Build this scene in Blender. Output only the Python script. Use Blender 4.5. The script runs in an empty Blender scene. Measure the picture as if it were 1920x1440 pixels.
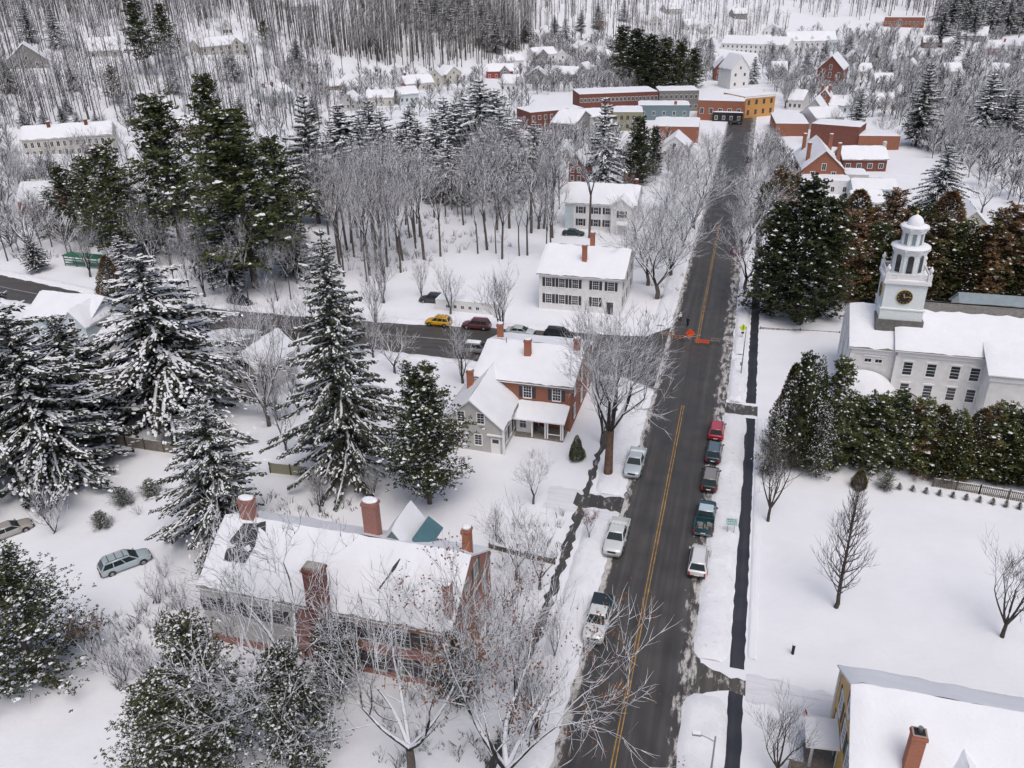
import bpy, math, random
from mathutils import Vector, Matrix, noise as mnoise

# ------------------------------------------------------------------ camera, world, sun, exposure
SC = bpy.context.scene
COL = SC.collection
PI = math.pi
CAM_H, FPX = 54.0, 1553.5
_p, _y, _r = math.radians(27.118), math.radians(-16.2366), math.radians(1.28245)
FW = Vector((math.sin(_y)*math.cos(_p), math.cos(_y)*math.cos(_p), -math.sin(_p)))
_rt = Vector((math.cos(_y), -math.sin(_y), 0.0))
_dn = FW.cross(_rt)
RT = _rt*math.cos(_r) + _dn*math.sin(_r)
DN = -_rt*math.sin(_r) + _dn*math.cos(_r)
cam_data = bpy.data.cameras.new('camera')
cam = bpy.data.objects.new('camera', cam_data)
COL.objects.link(cam)
cam_data.sensor_width = 36.0
cam_data.lens = FPX/1920*36.0
cam_data.clip_start, cam_data.clip_end = 0.5, 6000
cam.matrix_world = Matrix(((RT.x, -DN.x, -FW.x, 0), (RT.y, -DN.y, -FW.y, 0), (RT.z, -DN.z, -FW.z, CAM_H), (0, 0, 0, 1)))
SC.camera = cam

SUN_EL, SUN_AZ = math.radians(63), math.radians(150)
world = bpy.data.worlds.new("World")
SC.world = world
world.use_nodes = True
wn = world.node_tree
for n in list(wn.nodes): wn.nodes.remove(n)
wo = wn.nodes.new('ShaderNodeOutputWorld'); wb = wn.nodes.new('ShaderNodeBackground'); ws = wn.nodes.new('ShaderNodeTexSky')
ws.sky_type = 'NISHITA'; ws.sun_disc = False; ws.sun_elevation = SUN_EL; ws.sun_rotation = SUN_AZ
ws.air_density = 1.0; ws.dust_density = 6.0; ws.ozone_density = 1.0
wb.inputs['Strength'].default_value = 0.13
wn.links.new(ws.outputs[0], wb.inputs['Color']); wn.links.new(wb.outputs[0], wo.inputs['Surface'])
sun_d = bpy.data.lights.new('sun', 'SUN'); sun = bpy.data.objects.new('sun', sun_d); COL.objects.link(sun)
sun_d.energy = 0.85; sun_d.angle = math.radians(36); sun_d.color = (1.0, 0.985, 0.97)
sun.rotation_euler = (PI/2 - SUN_EL, 0, PI - SUN_AZ)
SC.view_settings.view_transform = 'Standard'; SC.view_settings.look = 'None'
SC.view_settings.exposure = -0.06; SC.view_settings.gamma = 1.0
SC.cycles.max_bounces = 5; SC.cycles.diffuse_bounces = 3; SC.cycles.glossy_bounces = 2
SC.cycles.transparent_max_bounces = 4; SC.cycles.caustics_reflective = False; SC.cycles.caustics_refractive = False

# ------------------------------------------------------------------ terrain and pixel -> place helpers
def sstep(a, b, x):
    t = max(0.0, min(1.0, (x-a)/(b-a))); return t*t*(3-2*t)
_AZ = [(-60, 215, .17), (-48, 222, .17), (-38, 232, .17), (-33, 275, .20), (-28, 350, .26), (-22, 400, .28), (-12, 460, .24), (0, 540, .17), (12, 560, .16), (40, 560, .16)]
def hill(x, y):
    R = math.hypot(x, y)
    if R < 180 or y < 0: return 0.0
    a = math.degrees(math.atan2(x, y))
    if a <= _AZ[0][0]: R0, s = _AZ[0][1:]
    elif a >= _AZ[-1][0]: R0, s = _AZ[-1][1:]
    else:
        for (a0, r0, s0), (a1, r1, s1) in zip(_AZ, _AZ[1:]):
            if a0 <= a <= a1:
                t = (a-a0)/(a1-a0); R0 = r0+(r1-r0)*t; s = s0+(s1-s0)*t; break
    d = R-R0
    if d <= 0: return 0.0
    e = 70.0
    return s*(d*d/(2*e) if d < e else d-e/2)
def raydir(px, py): return FW + RT*((px-960)/FPX) + DN*((py-720)/FPX)
def at(px, py, z=0.0):
    """the place on the ground (or on a level z above flat ground) that shows at a point of the photograph"""
    q = raydir(px, py)
    t = (z-CAM_H)/q.z if q.z < -1e-4 else 5000.0
    if z == 0.0:
        lo, tt = 0.0, 150.0
        while tt < min(t, 2500.0):
            if CAM_H+q.z*tt < hill(q.x*tt, q.y*tt):
                a, b = lo, tt
                for _ in range(20):
                    m = (a+b)/2
                    if CAM_H+q.z*m < hill(q.x*m, q.y*m): b = m
                    else: a = m
                t = b; break
            lo = tt; tt += 6.0
        return Vector((q.x*t, q.y*t, hill(q.x*t, q.y*t)))
    return Vector((q.x*t, q.y*t, z))
def top_height(p, py):
    """height of an upright thing standing at p whose top shows at row py"""
    k = (py-720)/FPX
    v = Vector((p.x, p.y, p.z-CAM_H))
    a, b = v.dot(DN)-k*v.dot(FW), DN.z-k*FW.z
    return -a/b
def shows_at(p):
    v = Vector((p[0], p[1], p[2]-CAM_H)); w = v.dot(FW)
    return 960+FPX*v.dot(RT)/w, 720+FPX*v.dot(DN)/w

# ------------------------------------------------------------------ materials
def new_mat(name):
    m = bpy.data.materials.new(name); m.use_nodes = True
    nt = m.node_tree; b = nt.nodes['Principled BSDF']
    return m, nt, b
def ramp(nt, src, stops):
    r = nt.nodes.new('ShaderNodeValToRGB'); e = r.color_ramp.elements
    e[0].position, e[0].color = stops[0][0], (*stops[0][1], 1)
    e[1].position, e[1].color = stops[-1][0], (*stops[-1][1], 1)
    for p, c in stops[1:-1]:
        k = e.new(p); k.color = (*c, 1)
    nt.links.new(src, r.inputs['Fac']); return r.outputs['Color']
def coords(nt, kind='Object', scale=(1, 1, 1)):
    t = nt.nodes.new('ShaderNodeTexCoord'); mp = nt.nodes.new('ShaderNodeMapping')
    mp.inputs['Scale'].default_value = scale
    nt.links.new(t.outputs[kind], mp.inputs['Vector']); return mp.outputs['Vector']
def wpos(nt, scale=(1, 1, 1)):
    g = nt.nodes.new('ShaderNodeNewGeometry'); mp = nt.nodes.new('ShaderNodeMapping')
    mp.inputs['Scale'].default_value = scale
    nt.links.new(g.outputs['Position'], mp.inputs['Vector']); return mp.outputs['Vector']
def noise_tex(nt, vec, scale, detail=4, rough=.6):
    n = nt.nodes.new('ShaderNodeTexNoise'); n.inputs['Scale'].default_value = scale
    n.inputs['Detail'].default_value = detail; n.inputs['Roughness'].default_value = rough
    nt.links.new(vec, n.inputs['Vector']); return n.outputs['Fac']
def mixc(nt, fac, a, b):
    m = nt.nodes.new('ShaderNodeMix'); m.data_type = 'RGBA'
    if isinstance(fac, (int, float)): m.inputs[0].default_value = fac
    else: nt.links.new(fac, m.inputs[0])
    for i, c in ((6, a), (7, b)):
        if isinstance(c, tuple): m.inputs[i].default_value = (*c, 1)
        else: nt.links.new(c, m.inputs[i])
    return m.outputs[2]
def mth(nt, op, a, b=None, c=None):
    m = nt.nodes.new('ShaderNodeMath'); m.operation = op
    for i, v in enumerate((a, b, c)):
        if v is None: continue
        if isinstance(v, (int, float)): m.inputs[i].default_value = v
        else: nt.links.new(v, m.inputs[i])
    return m.outputs[0]
def mrange(nt, v, a, b):
    m = nt.nodes.new('ShaderNodeMapRange'); m.interpolation_type = 'SMOOTHSTEP'
    m.inputs['From Min'].default_value = a; m.inputs['From Max'].default_value = b
    nt.links.new(v, m.inputs['Value']); return m.outputs[0]
def bump(nt, b, h, strength=.4, dist=.05):
    n = nt.nodes.new('ShaderNodeBump'); n.inputs['Strength'].default_value = strength; n.inputs['Distance'].default_value = dist
    nt.links.new(h, n.inputs['Height']); nt.links.new(n.outputs[0], b.inputs['Normal'])
def plain(name, col, rough=.6, var=.12, scale=3.0, metallic=0.0, bmp=0.0, spec=.4):
    m, nt, b = new_mat(name)
    f = noise_tex(nt, coords(nt), scale)
    lo = tuple(c*(1-var) for c in col); hi = tuple(min(1, c*(1+var)) for c in col)
    nt.links.new(ramp(nt, f, [(.3, lo), (.7, hi)]), b.inputs['Base Color'])
    b.inputs['Roughness'].default_value = rough; b.inputs['Metallic'].default_value = metallic
    b.inputs['Specular IOR Level'].default_value = spec
    if bmp: bump(nt, b, f, bmp, .02)
    return m
SNOW = (.765, .79, .845)
def snow_mat(name, scale=.6, dirt=0.0, col=SNOW, stretch=(1, 1, 1)):
    m, nt, b = new_mat(name)
    v = wpos(nt, stretch)
    a = noise_tex(nt, v, scale, 5); c = noise_tex(nt, v, scale*9, 4)
    base = ramp(nt, a, [(.3, tuple(k*.94 for k in col)), (.7, col)])
    if dirt:
        d = mrange(nt, noise_tex(nt, v, 1.7, 6, .7), .62-dirt*.3, .78)
        base = mixc(nt, d, base, (.43, .43, .445))
    nt.links.new(base, b.inputs['Base Color'])
    b.inputs['Roughness'].default_value = .75; b.inputs['Specular IOR Level'].default_value = .25
    s = mth(nt, 'ADD', a, mth(nt, 'MULTIPLY', c, .35))
    bump(nt, b, s, .6, .2)
    return m
def snowy_bark(name, col, lo=.15, hi=.55, var=.4, scale=2.0):
    """bark with snow lying on the sides that face up"""
    m, nt, b = new_mat(name)
    v = coords(nt)
    f = noise_tex(nt, v, scale, 5)
    bark = ramp(nt, f, [(.3, tuple(c*(1-var) for c in col)), (.7, tuple(c*(1+var) for c in col))])
    g = nt.nodes.new('ShaderNodeNewGeometry'); s = nt.nodes.new('ShaderNodeSeparateXYZ')
    nt.links.new(g.outputs['Normal'], s.inputs[0])
    n2 = noise_tex(nt, v, 1.3, 4)
    k = mth(nt, 'ADD', s.outputs['Z'], mth(nt, 'MULTIPLY_ADD', n2, .9, -.45))
    nt.links.new(mixc(nt, mrange(nt, k, lo, hi), bark, SNOW), b.inputs['Base Color'])
    b.inputs['Roughness'].default_value = .85; b.inputs['Specular IOR Level'].default_value = .15
    return m
def foliage(name, dark, light, brown=None, brown_amt=0.0, scale=.9):
    m, nt, b = new_mat(name)
    v = coords(nt); oi = nt.nodes.new('ShaderNodeObjectInfo')
    f = noise_tex(nt, v, scale, 5, .7)
    f = mth(nt, 'ADD', f, mth(nt, 'MULTIPLY_ADD', oi.outputs['Random'], .2, -.1))
    c = ramp(nt, f, [(.34, dark), (.7, light)])
    if brown:
        f2 = noise_tex(nt, v, scale*.7, 3)
        f2 = mth(nt, 'ADD', f2, mth(nt, 'MULTIPLY_ADD', oi.outputs['Random'], .3, -.15))
        c = mixc(nt, mrange(nt, f2, .62-brown_amt*.4, .75-brown_amt*.35), c, brown)
    nt.links.new(c, b.inputs['Base Color'])
    b.inputs['Roughness'].default_value = .7; b.inputs['Specular IOR Level'].default_value = .2
    return m
def brick_mat(name, c1, c2, mortar=(.32, .27, .24), scale=1.0, wear=.25):
    m, nt, b = new_mat(name)
    t = nt.nodes.new('ShaderNodeTexCoord'); s = nt.nodes.new('ShaderNodeSeparateXYZ'); cb = nt.nodes.new('ShaderNodeCombineXYZ')
    nt.links.new(t.outputs['Object'], s.inputs[0])
    nt.links.new(mth(nt, 'ADD', s.outputs['X'], s.outputs['Y']), cb.inputs[0]); nt.links.new(s.outputs['Z'], cb.inputs[1])
    k = nt.nodes.new('ShaderNodeTexBrick'); nt.links.new(cb.outputs[0], k.inputs['Vector'])
    k.inputs['Color1'].default_value = (*c1, 1); k.inputs['Color2'].default_value = (*c2, 1); k.inputs['Mortar'].default_value = (*mortar, 1)
    k.inputs['Scale'].default_value = 4.4*scale; k.inputs['Mortar Size'].default_value = .012
    f = noise_tex(nt, t.outputs['Object'], .8, 5)
    nt.links.new(mixc(nt, mrange(nt, f, .45, .8), k.outputs['Color'], tuple(c*(1-wear)+.04 for c in c1)), b.inputs['Base Color'])
    b.inputs['Roughness'].default_value = .85; b.inputs['Specular IOR Level'].default_value = .2
    return m
def siding(name, col, board=.13):
    m, nt, b = new_mat(name)
    t = nt.nodes.new('ShaderNodeTexCoord'); s = nt.nodes.new('ShaderNodeSeparateXYZ'); nt.links.new(t.outputs['Object'], s.inputs[0])
    fr = mth(nt, 'FRACT', mth(nt, 'MULTIPLY', s.outputs['Z'], 1/board))
    f = noise_tex(nt, t.outputs['Object'], 1.5, 5)
    c = ramp(nt, f, [(.3, tuple(k*.86 for k in col)), (.7, col)])
    c = mixc(nt, mth(nt, 'MULTIPLY', mth(nt, 'GREATER_THAN', fr, .9), .35), c, tuple(k*.45 for k in col))
    nt.links.new(c, b.inputs['Base Color']); b.inputs['Roughness'].default_value = .6
    bump(nt, b, fr, .5, .02)
    return m
M = {}
M['snow'] = snow_mat('ground snow', .22)
M['snow_track'] = snow_mat('trodden snow', 1.1, .42, (.69, .71, .77), (.10, 1.3, 1))
M['snow_bank'] = snow_mat('ploughed snow', 1.4, .10)
M['snow_roof'] = snow_mat('roof snow', .5)
M['clump'] = plain('snow clumps', SNOW, .8, .05, 2.0)
M['bark'] = snowy_bark('snow dusted bark', (.046, .040, .036), -.04, .25)
M['bark_snow'] = snowy_bark('snow lined bark', (.042, .036, .032), -.02, .22)
M['bark_dry'] = snowy_bark('dark bark', (.075, .064, .058), .62, .95)
M['bark_thin'] = snowy_bark('grey twigs', (.056, .05, .046), -.08, .32)
M['trunk'] = plain('trunk bark', (.10, .085, .075), .9, .4, 5, bmp=.5)
M['trunk_red'] = snowy_bark('brown bark', (.13, .085, .065), .45, .8)
M['spruce'] = foliage('spruce needles', (.012, .016, .011), (.06, .068, .050))
M['pine'] = foliage('pine needles', (.022, .034, .013), (.10, .115, .045))
M['hemlock'] = foliage('hemlock needles', (.018, .026, .012), (.085, .098, .042))
M['cedar'] = foliage('cedar leaves', (.030, .044, .016), (.13, .145, .05), (.16, .09, .04), .06)
M['cedar_brown'] = foliage('browned cedar leaves', (.055, .05, .02), (.17, .14, .055), (.19, .115, .06), .50)
M['dead_leaf'] = foliage('dry oak leaves', (.12, .05, .025), (.24, .10, .04), None, 0)
M['brick'] = brick_mat('orange red brick', (.31, .115, .065), (.24, .085, .052))
M['brick_pink'] = brick_mat('faded pink brick', (.37, .17, .14), (.29, .125, .105), (.40, .33, .30))
M['brick_dark'] = brick_mat('dark red brick', (.20, .07, .055), (.155, .055, .044), (.22, .15, .12))
M['brick_orange'] = brick_mat('chimney brick', (.40, .15, .085), (.32, .11, .065))
M['clap_white'] = siding('white clapboard', (.80, .80, .80))
M['clap_grey'] = siding('pale grey clapboard', (.52, .515, .50))
M['clap_blue'] = siding('pale blue clapboard', (.56, .64, .675))
M['clap_yellow'] = siding('yellow clapboard', (.62, .39, .11))
M['clap_cream'] = siding('cream clapboard', (.58, .56, .49))
M['clap_red'] = siding('red clapboard', (.33, .06, .05))
M['clap_brown'] = siding('brown boards', (.20, .125, .08))
M['clap_dark'] = siding('grey boards', (.24, .235, .225))
M['clap_olive'] = siding('olive boards', (.30, .29, .20))
M['clap_teal'] = siding('teal boards', (.17, .24, .27))
M['orange_wall'] = plain('orange stucco', (.54, .29, .10), .7, .1)
M['white'] = plain('white paint', (.78, .78, .79), .5, .04)
M['pale_blue'] = plain('cool white paint', (.74, .80, .82), .5, .05)
M['shutter'] = plain('dark shutter paint', (.045, .04, .05), .5)
M['green_shutter'] = plain('green shutter paint', (.035, .09, .08), .5)
M['car_glass'] = plain('car glass', (.022, .035, .04), .12, .2, 1.0, spec=.28)
M['glass'] = plain('window glass', (.035, .042, .05), .08, .3, 1.0, spec=.6)
M['roof'] = plain('grey shingles', (.16, .155, .15), .9, .25, 2, bmp=.4)
M['roof_dark'] = plain('dark shingles', (.05, .05, .06), .9, .25, 2)
M['teal_metal'] = plain('teal metal roof', (.075, .16, .19), .4, .15, 1)
M['blue_metal'] = plain('grey blue roof', (.20, .25, .28), .5, .12, 1)
M['stone'] = plain('grey stone', (.30, .29, .27), .9, .3, 1.5, bmp=.4)
M['wood_grey'] = plain('weathered wood', (.20, .18, .16), .9, .25, 3)
M['metal_grey'] = plain('galvanised metal', (.28, .29, .31), .45, .1, 3, .6)
M['black'] = plain('black paint', (.02, .02, .022), .5, .2)
M['gold'] = plain('gold paint', (.62, .44, .14), .4, .1, 3, .4)
M['orange'] = plain('safety orange', (.85, .10, .015), .5, .05)
M['orange_board'] = plain('dull orange boards', (.50, .13, .05), .6, .3, 2)
M['lime'] = plain('lime yellow', (.62, .78, .03), .5, .05)
M['green_metal'] = plain('green painted steel', (.03, .14, .085), .5, .15)
M['rubber'] = plain('tyre rubber', (.022, .022, .023), .85, .2)
M['rim'] = plain('wheel rim', (.35, .36, .38), .3, .1, 3, .8)
M['red_light'] = plain('tail light', (.45, .02, .02), .2, .1)
M['head_light'] = plain('head light', (.7, .72, .74), .12, .05)
M['teal_sign'] = plain('teal lettering', (.09, .30, .30), .5)
M['sign_white'] = plain('sign white', (.66, .76, .76), .5)
M['flag_red'] = plain('flag red', (.45, .03, .04), .8); M['flag_blue'] = plain('flag blue', (.02, .03, .14), .8)
M['skin'] = plain('skin', (.50, .30, .22), .6); M['hair'] = plain('dark hair', (.03, .022, .018), .7)
M['cloth_dark'] = plain('black coat', (.016, .016, .02), .85); M['cloth_white'] = plain('white coat', (.72, .71, .70), .85)
M['cloth_trousers'] = plain('dark trousers', (.025, .025, .032), .85)
def paint(name, col):
    if name not in M:
        M[name] = plain(name, col, .22, .03, 1.0, .15, spec=.6)
    return M[name]

# ------------------------------------------------------------------ mesh building
class MB:
    def __init__(s): s.v, s.f, s.m, s.sm = [], [], [], []
    def face(s, idx, m=0, smooth=False): s.f.append(idx); s.m.append(m); s.sm.append(smooth)
    def poly(s, pts, m=0, smooth=False):
        n = len(s.v); s.v.extend(tuple(p) for p in pts); s.face(tuple(range(n, n+len(pts))), m, smooth)
    def box(s, x0, x1, y0, y1, z0, z1, m=0):
        n = len(s.v)
        s.v += [(x0, y0, z0), (x1, y0, z0), (x1, y1, z0), (x0, y1, z0), (x0, y0, z1), (x1, y0, z1), (x1, y1, z1), (x0, y1, z1)]
        for q in ((3, 2, 1, 0), (4, 5, 6, 7), (0, 1, 5, 4), (1, 2, 6, 5), (2, 3, 7, 6), (3, 0, 4, 7)): s.face(tuple(n+i for i in q), m)
    def prism(s, prof, a0, a1, axis='x', m=0):
        """profile of (u, z) pushed along an axis; prof counter-clockwise seen from +axis"""
        n = len(s.v); k = len(prof)
        for a in (a0, a1):
            for u, z in prof: s.v.append((a, u, z) if axis == 'x' else (-u, a, z) if axis == 'y' else (u, z, a))
        s.face(tuple(n+k-1-i for i in range(k)), m); s.face(tuple(n+k+i for i in range(k)), m)
        for i in range(k):
            j = (i+1) % k; s.face((n+i, n+j, n+k+j, n+k+i), m)
    def ring(s, pts, prev, m=0, smooth=True):
        n = len(s.v); s.v.extend(pts); k = len(pts)
        if prev is not None:
            for i in range(k): s.face((prev+i, prev+(i+1) % k, n+(i+1) % k, n+i), m, smooth)
        return n
    def cap(s, n, k, m=0, flip=False):
        t = tuple(range(n, n+k)); s.face(t[::-1] if flip else t, m)
    def lathe(s, prof, cx=0, cy=0, sides=12, m=0, rot=0.0, smooth=True):
        pv = None; n0 = None
        for r, z in prof:
            pv = s.ring([(cx+r*math.cos(rot+2*PI*i/sides), cy+r*math.sin(rot+2*PI*i/sides), z) for i in range(sides)], pv, m, smooth)
            if n0 is None: n0 = pv
        s.cap(n0, sides, m, True); s.cap(pv, sides, m)
    def tube(s, pts, rad, sides=5, m=0, cap=False):
        pv = None
        for i, p in enumerate(pts):
            a = pts[max(0, i-1)]; b = pts[min(len(pts)-1, i+1)]
            d = Vector(b)-Vector(a)
            if d.length < 1e-6: d = Vector((0, 0, 1))
            d.normalize()
            u = d.cross(Vector((0, 0, 1)) if abs(d.z) < .95 else Vector((1, 0, 0))).normalized(); w = d.cross(u)
            r = rad[i] if isinstance(rad, (list, tuple)) else rad
            p = Vector(p)
            # the ring runs the other way round so that faces look outward
            pv = s.ring([p+u*(r*math.cos(-2*PI*k/sides))+w*(r*math.sin(-2*PI*k/sides)) for k in range(sides)], pv, m)
            if i == 0 and cap: s.cap(pv, sides, m, True)
        if cap: s.cap(pv, sides, m)
    def mesh(s, name, mats):
        me = bpy.data.meshes.new(name)
        me.from_pydata([tuple(v) for v in s.v], [], s.f)
        for mm in mats: me.materials.append(M[mm] if isinstance(mm, str) else mm)
        if len(mats) > 1: me.polygons.foreach_set('material_index', s.m)
        me.polygons.foreach_set('use_smooth', s.sm)
        me.update(); return me
    def build(s, name, mats, parent=None, loc=None):
        if isinstance(mats, str) or not isinstance(mats, (list, tuple)): mats = [mats]
        return obj(name, s.mesh(name, mats), parent, loc)
def obj(name, me, parent=None, loc=None, rz=0.0):
    o = bpy.data.objects.new(name, me); COL.objects.link(o)
    if parent: o.parent = parent
    if loc is not None: o.location = loc
    if rz: o.rotation_euler[2] = rz
    return o
def tag(o, label=None, cat=None, group=None, kind=None):
    for k, v in (('label', label), ('category', cat), ('group', group), ('kind', kind)):
        if v: o[k] = v
    return o
def thing(name, label, cat, loc=(0, 0, 0), rz=0.0, group=None):
    return tag(obj(name, None, None, loc, rz), label, cat, group)
def children(o): return [c for c in bpy.data.objects if c.parent == o]
def copy_tree(o, parent=None, kids=None):
    c = o.copy(); COL.objects.link(c)
    if parent: c.parent = parent
    for ch in o.children: copy_tree(ch, c)
    return c
RND = random.Random(7)

# ------------------------------------------------------------------ the ground
ROAD_W, ROAD_E = -9.7, .35                      # edges of the street; it runs along +y
CROSS_S = [(-9.7, 104), (-14, 107), (-50, 107.5), (-75, 108), (-110, 109.8), (-131, 112.8), (-170, 119), (-230, 134), (-300, 158)]
CROSS_N = [(-9.7, 127), (-13, 122.5), (-38, 120), (-55, 118), (-75, 117.3), (-111, 117.2), (-133, 121.8), (-170, 129), (-230, 144), (-300, 168)]
def interp(line, x):
    l = sorted(line)
    if x <= l[0][0]: return l[0][1]
    for (a, b), (c, d) in zip(l, l[1:]):
        if a <= x <= c: return b+(d-b)*(x-a)/(c-a)
    return l[-1][1]
def flat_mask(x, y):
    """0 near paved ground and buildings that need it level, 1 elsewhere"""
    k = 1.0
    if y < 345: k = min(k, sstep(2.5, 8, max(ROAD_W-5-x, x-4.5)))
    if x < 0: k = min(k, sstep(2.5, 7, max(interp(CROSS_S, x)-y, y-interp(CROSS_N, x))))
    if x > 0 and 45 < y < 56: k = min(k, sstep(2, 5, max(46-y, y-55)))
    return k
def axis(a, b, step, grow, end_lo, end_hi):
    xs = []; x = a
    while x < b: xs.append(x); x += step
    st = step; hi = [b]
    while hi[-1] < end_hi: st = min(st*grow, 30); hi.append(hi[-1]+st)
    st = step; lo = [a]
    while lo[-1] > end_lo: st = min(st*grow, 30); lo.append(lo[-1]-st)
    return lo[:0:-1]+xs+hi
gx = axis(-95, 45, 1.2, 1.1, -900, 900); gy = axis(25, 125, 1.2, 1.1, -60, 1500)
g = MB(); nx = len(gx)
for y in gy:
    for x in gx:
        k = flat_mask(x, y)
        n = mnoise.noise(Vector((x*.11, y*.11, 0)))*.35+mnoise.noise(Vector((x*.45, y*.45, 4)))*.15
        g.v.append((x, y, hill(x, y)+k*(.12+n*.6)-(0 if k else .0)))
for j in range(len(gy)-1):
    for i in range(nx-1):
        a = j*nx+i; g.face((a, a+1, a+nx+1, a+nx), 0, True)
tag(g.build('ground', 'snow'), kind='structure')

def strip(name, left, right, z, mat, jit=0.0, step=1.0, seed=1, kind='structure'):
    """a sheet between two lines of (x, y), its edges slightly ragged"""
    rr = random.Random(seed)
    def dense(line):
        out = []
        for (a, b), (c, d) in zip(line, line[1:]):
            k = max(1, int(math.hypot(c-a, d-b)/step))
            out += [(a+(c-a)*i/k, b+(d-b)*i/k) for i in range(k)]
        return out+[line[-1]]
    L, R = dense(left), dense(right)
    n = max(len(L), len(R))
    pick = lambda l, i: l[min(len(l)-1, round(i*(len(l)-1)/(n-1)))]
    b = MB()
    for i in range(n):
        a, c = Vector((*pick(L, i), 0)), Vector((*pick(R, i), 0))
        d = (c-a).normalized()
        a -= d*rr.uniform(-jit, jit); c += d*rr.uniform(-jit, jit)
        for t in (0, .33, .67, 1):
            q = a.lerp(c, t); b.v.append((q.x, q.y, z+hill(q.x, q.y)))
    for i in range(n-1):
        for k in range(3):
            q = i*4+k; b.face((q, q+1, q+5, q+4))
    me = b.mesh(name, [mat])
    if me.polygons[0].normal.z < 0: me.flip_normals()
    return tag(obj(name, me), kind=kind)
def asphalt(name, base=(.052, .050, .051), slush=None, axis='X'):
    m, nt, b = new_mat(name)
    v = wpos(nt); s = nt.nodes.new('ShaderNodeSeparateXYZ'); g_ = nt.nodes.new('ShaderNodeNewGeometry')
    nt.links.new(g_.outputs['Position'], s.inputs[0])
    f = noise_tex(nt, v, .35, 5); fine = noise_tex(nt, v, 6, 4)
    streak = noise_tex(nt, wpos(nt, (1.6, .03, 1) if axis == 'X' else (.03, 1.6, 1)), 1.0, 4)
    c = ramp(nt, mth(nt, 'ADD', mth(nt, 'MULTIPLY', f, .35), mth(nt, 'MULTIPLY', streak, .65)), [(.32, tuple(k*.60 for k in base)), (.50, base), (.68, tuple(k*1.6 for k in base))])
    c = mixc(nt, mth(nt, 'MULTIPLY', fine, .25), c, tuple(k*1.8 for k in base))
    if slush:
        w = None
        for a, bb, wt in slush:                      # bands where slush lies, by distance across the road
            k = mth(nt, 'MULTIPLY', mrange(nt, s.outputs['X'], a, bb), wt)
            w = k if w is None else mth(nt, 'MAXIMUM', w, k)
        lumps = noise_tex(nt, wpos(nt, (1.5, .45, 1)), 1.1, 7, .72)
        k = mrange(nt, mth(nt, 'ADD', lumps, mth(nt, 'MULTIPLY', w, .36)), .66, .80)
        c = mixc(nt, k, c, mixc(nt, noise_tex(nt, v, 2.5, 4), (.30, .28, .26), (.66, .65, .65)))
    nt.links.new(c, b.inputs['Base Color'])
    nt.links.new(ramp(nt, f, [(.35, (.30,)*3), (.65, (.72,)*3)]), b.inputs['Roughness'])
    b.inputs['Specular IOR Level'].default_value = .35
    bump(nt, b, fine, .3, .02)
    return m
M['street'] = asphalt('wet asphalt', (.056, .0545, .054), [(-2.2, -.6, .62), (-8.2, -9.6, .80)])
M['cross_street'] = asphalt('worn asphalt', (.068, .065, .063), None, 'Y')
M['walk'] = asphalt('dark pavement', (.034, .036, .046))
M['walk_slush'] = asphalt('slushy pavement', (.05, .05, .05), [(-99, 99, .9)])
M['slush'] = asphalt('slush', (.07, .066, .062), [(-99, 99, .75)])
M['yellow_line'] = plain('worn yellow paint', (.34, .20, .06), .7, .5, 1.3)
M['white_line'] = plain('worn white paint', (.42, .41, .40), .7, .35, 1.3)
strip('road', [(ROAD_W, 5), (ROAD_W, 345)], [(ROAD_E, 5), (ROAD_E, 345)], .006, 'street', .14, .8, 3)
strip('road', [(x, y) for x, y in CROSS_S], [(x, y) for x, y in CROSS_N], .004, 'cross_street', .25, 1.2, 4)
for k, off in enumerate((-.14, .14)):
    for y0, y1 in ((8, 100.5), (121.5, 190)):
        strip('lane_marking', [(-5.05+off-.045, y0), (-5.3+off-.045, y1)], [(-5.05+off+.045, y0), (-5.3+off+.045, y1)], .011, 'yellow_line', .012, 1.2, 5+k)
strip('lane_marking', [(-40, 114.0), (-75, 112.6), (-110, 113.4), (-132, 117.1), (-170, 124)], [(-40, 114.14), (-75, 112.74), (-110, 113.54), (-132, 117.25), (-170, 124.14)], .009, 'white_line', .02, 1.5, 8)
strip('pavement', [(2.85, 5), (2.85, 52.0)], [(4.05, 5), (4.05, 52.0)], .006, 'walk', .05, .7, 9)
strip('pavement', [(2.85, 54.6), (2.9, 99)], [(4.05, 54.6), (4.15, 99)], .006, 'walk', .06, .7, 10)
strip('pavement', [(2.85, 103.2), (2.75, 200)], [(4.15, 103.2), (4.0, 200)], .006, 'walk', .07, .7, 11)
strip('pavement', [(-14.4, 20), (-14.4, 100)], [(-13.6, 20), (-13.6, 100)], .02, 'walk_slush', .28, .7, 12)
# side drive on the right, its muddy mouth, and the two crossings with slush
strip('driveway', [(.2, 54.6), (3, 53.4), (4.6, 53.6)], [(.2, 50.9), (3, 52.0), (4.6, 51.6)], .010, 'slush', .15, .5, 13)
strip('driveway', [(4.2, 54.4), (12, 53.6), (45, 54.5)], [(4.2, 51.4), (12, 50.5), (45, 49.5)], .02, 'snow_track', .3, .8, 14)
strip('path', [(.3, 102.6), (4.4, 102.4)], [(.3, 99.6), (4.4, 99.8)], .010, 'slush', .15, .5, 15)
strip('driveway', [(-9.7, 77.6), (-14, 77.4), (-30, 78.6)], [(-9.7, 72.6), (-14, 73.0), (-30, 73.6)], .012, 'snow_track', .25, .8, 16)
strip('driveway', [(-9.6, 77.0), (-15, 76.8)], [(-9.6, 74.3), (-15, 74.5)], .024, 'walk_slush', .3, .5, 17)
q = [at(*p) for p in ((0, 1040), (120, 985), (290, 1010), (330, 1100), (250, 1180), (110, 1090))]
M['lot'] = snow_mat('car park snow', .8, .42, (.68, .66, .64))
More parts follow.
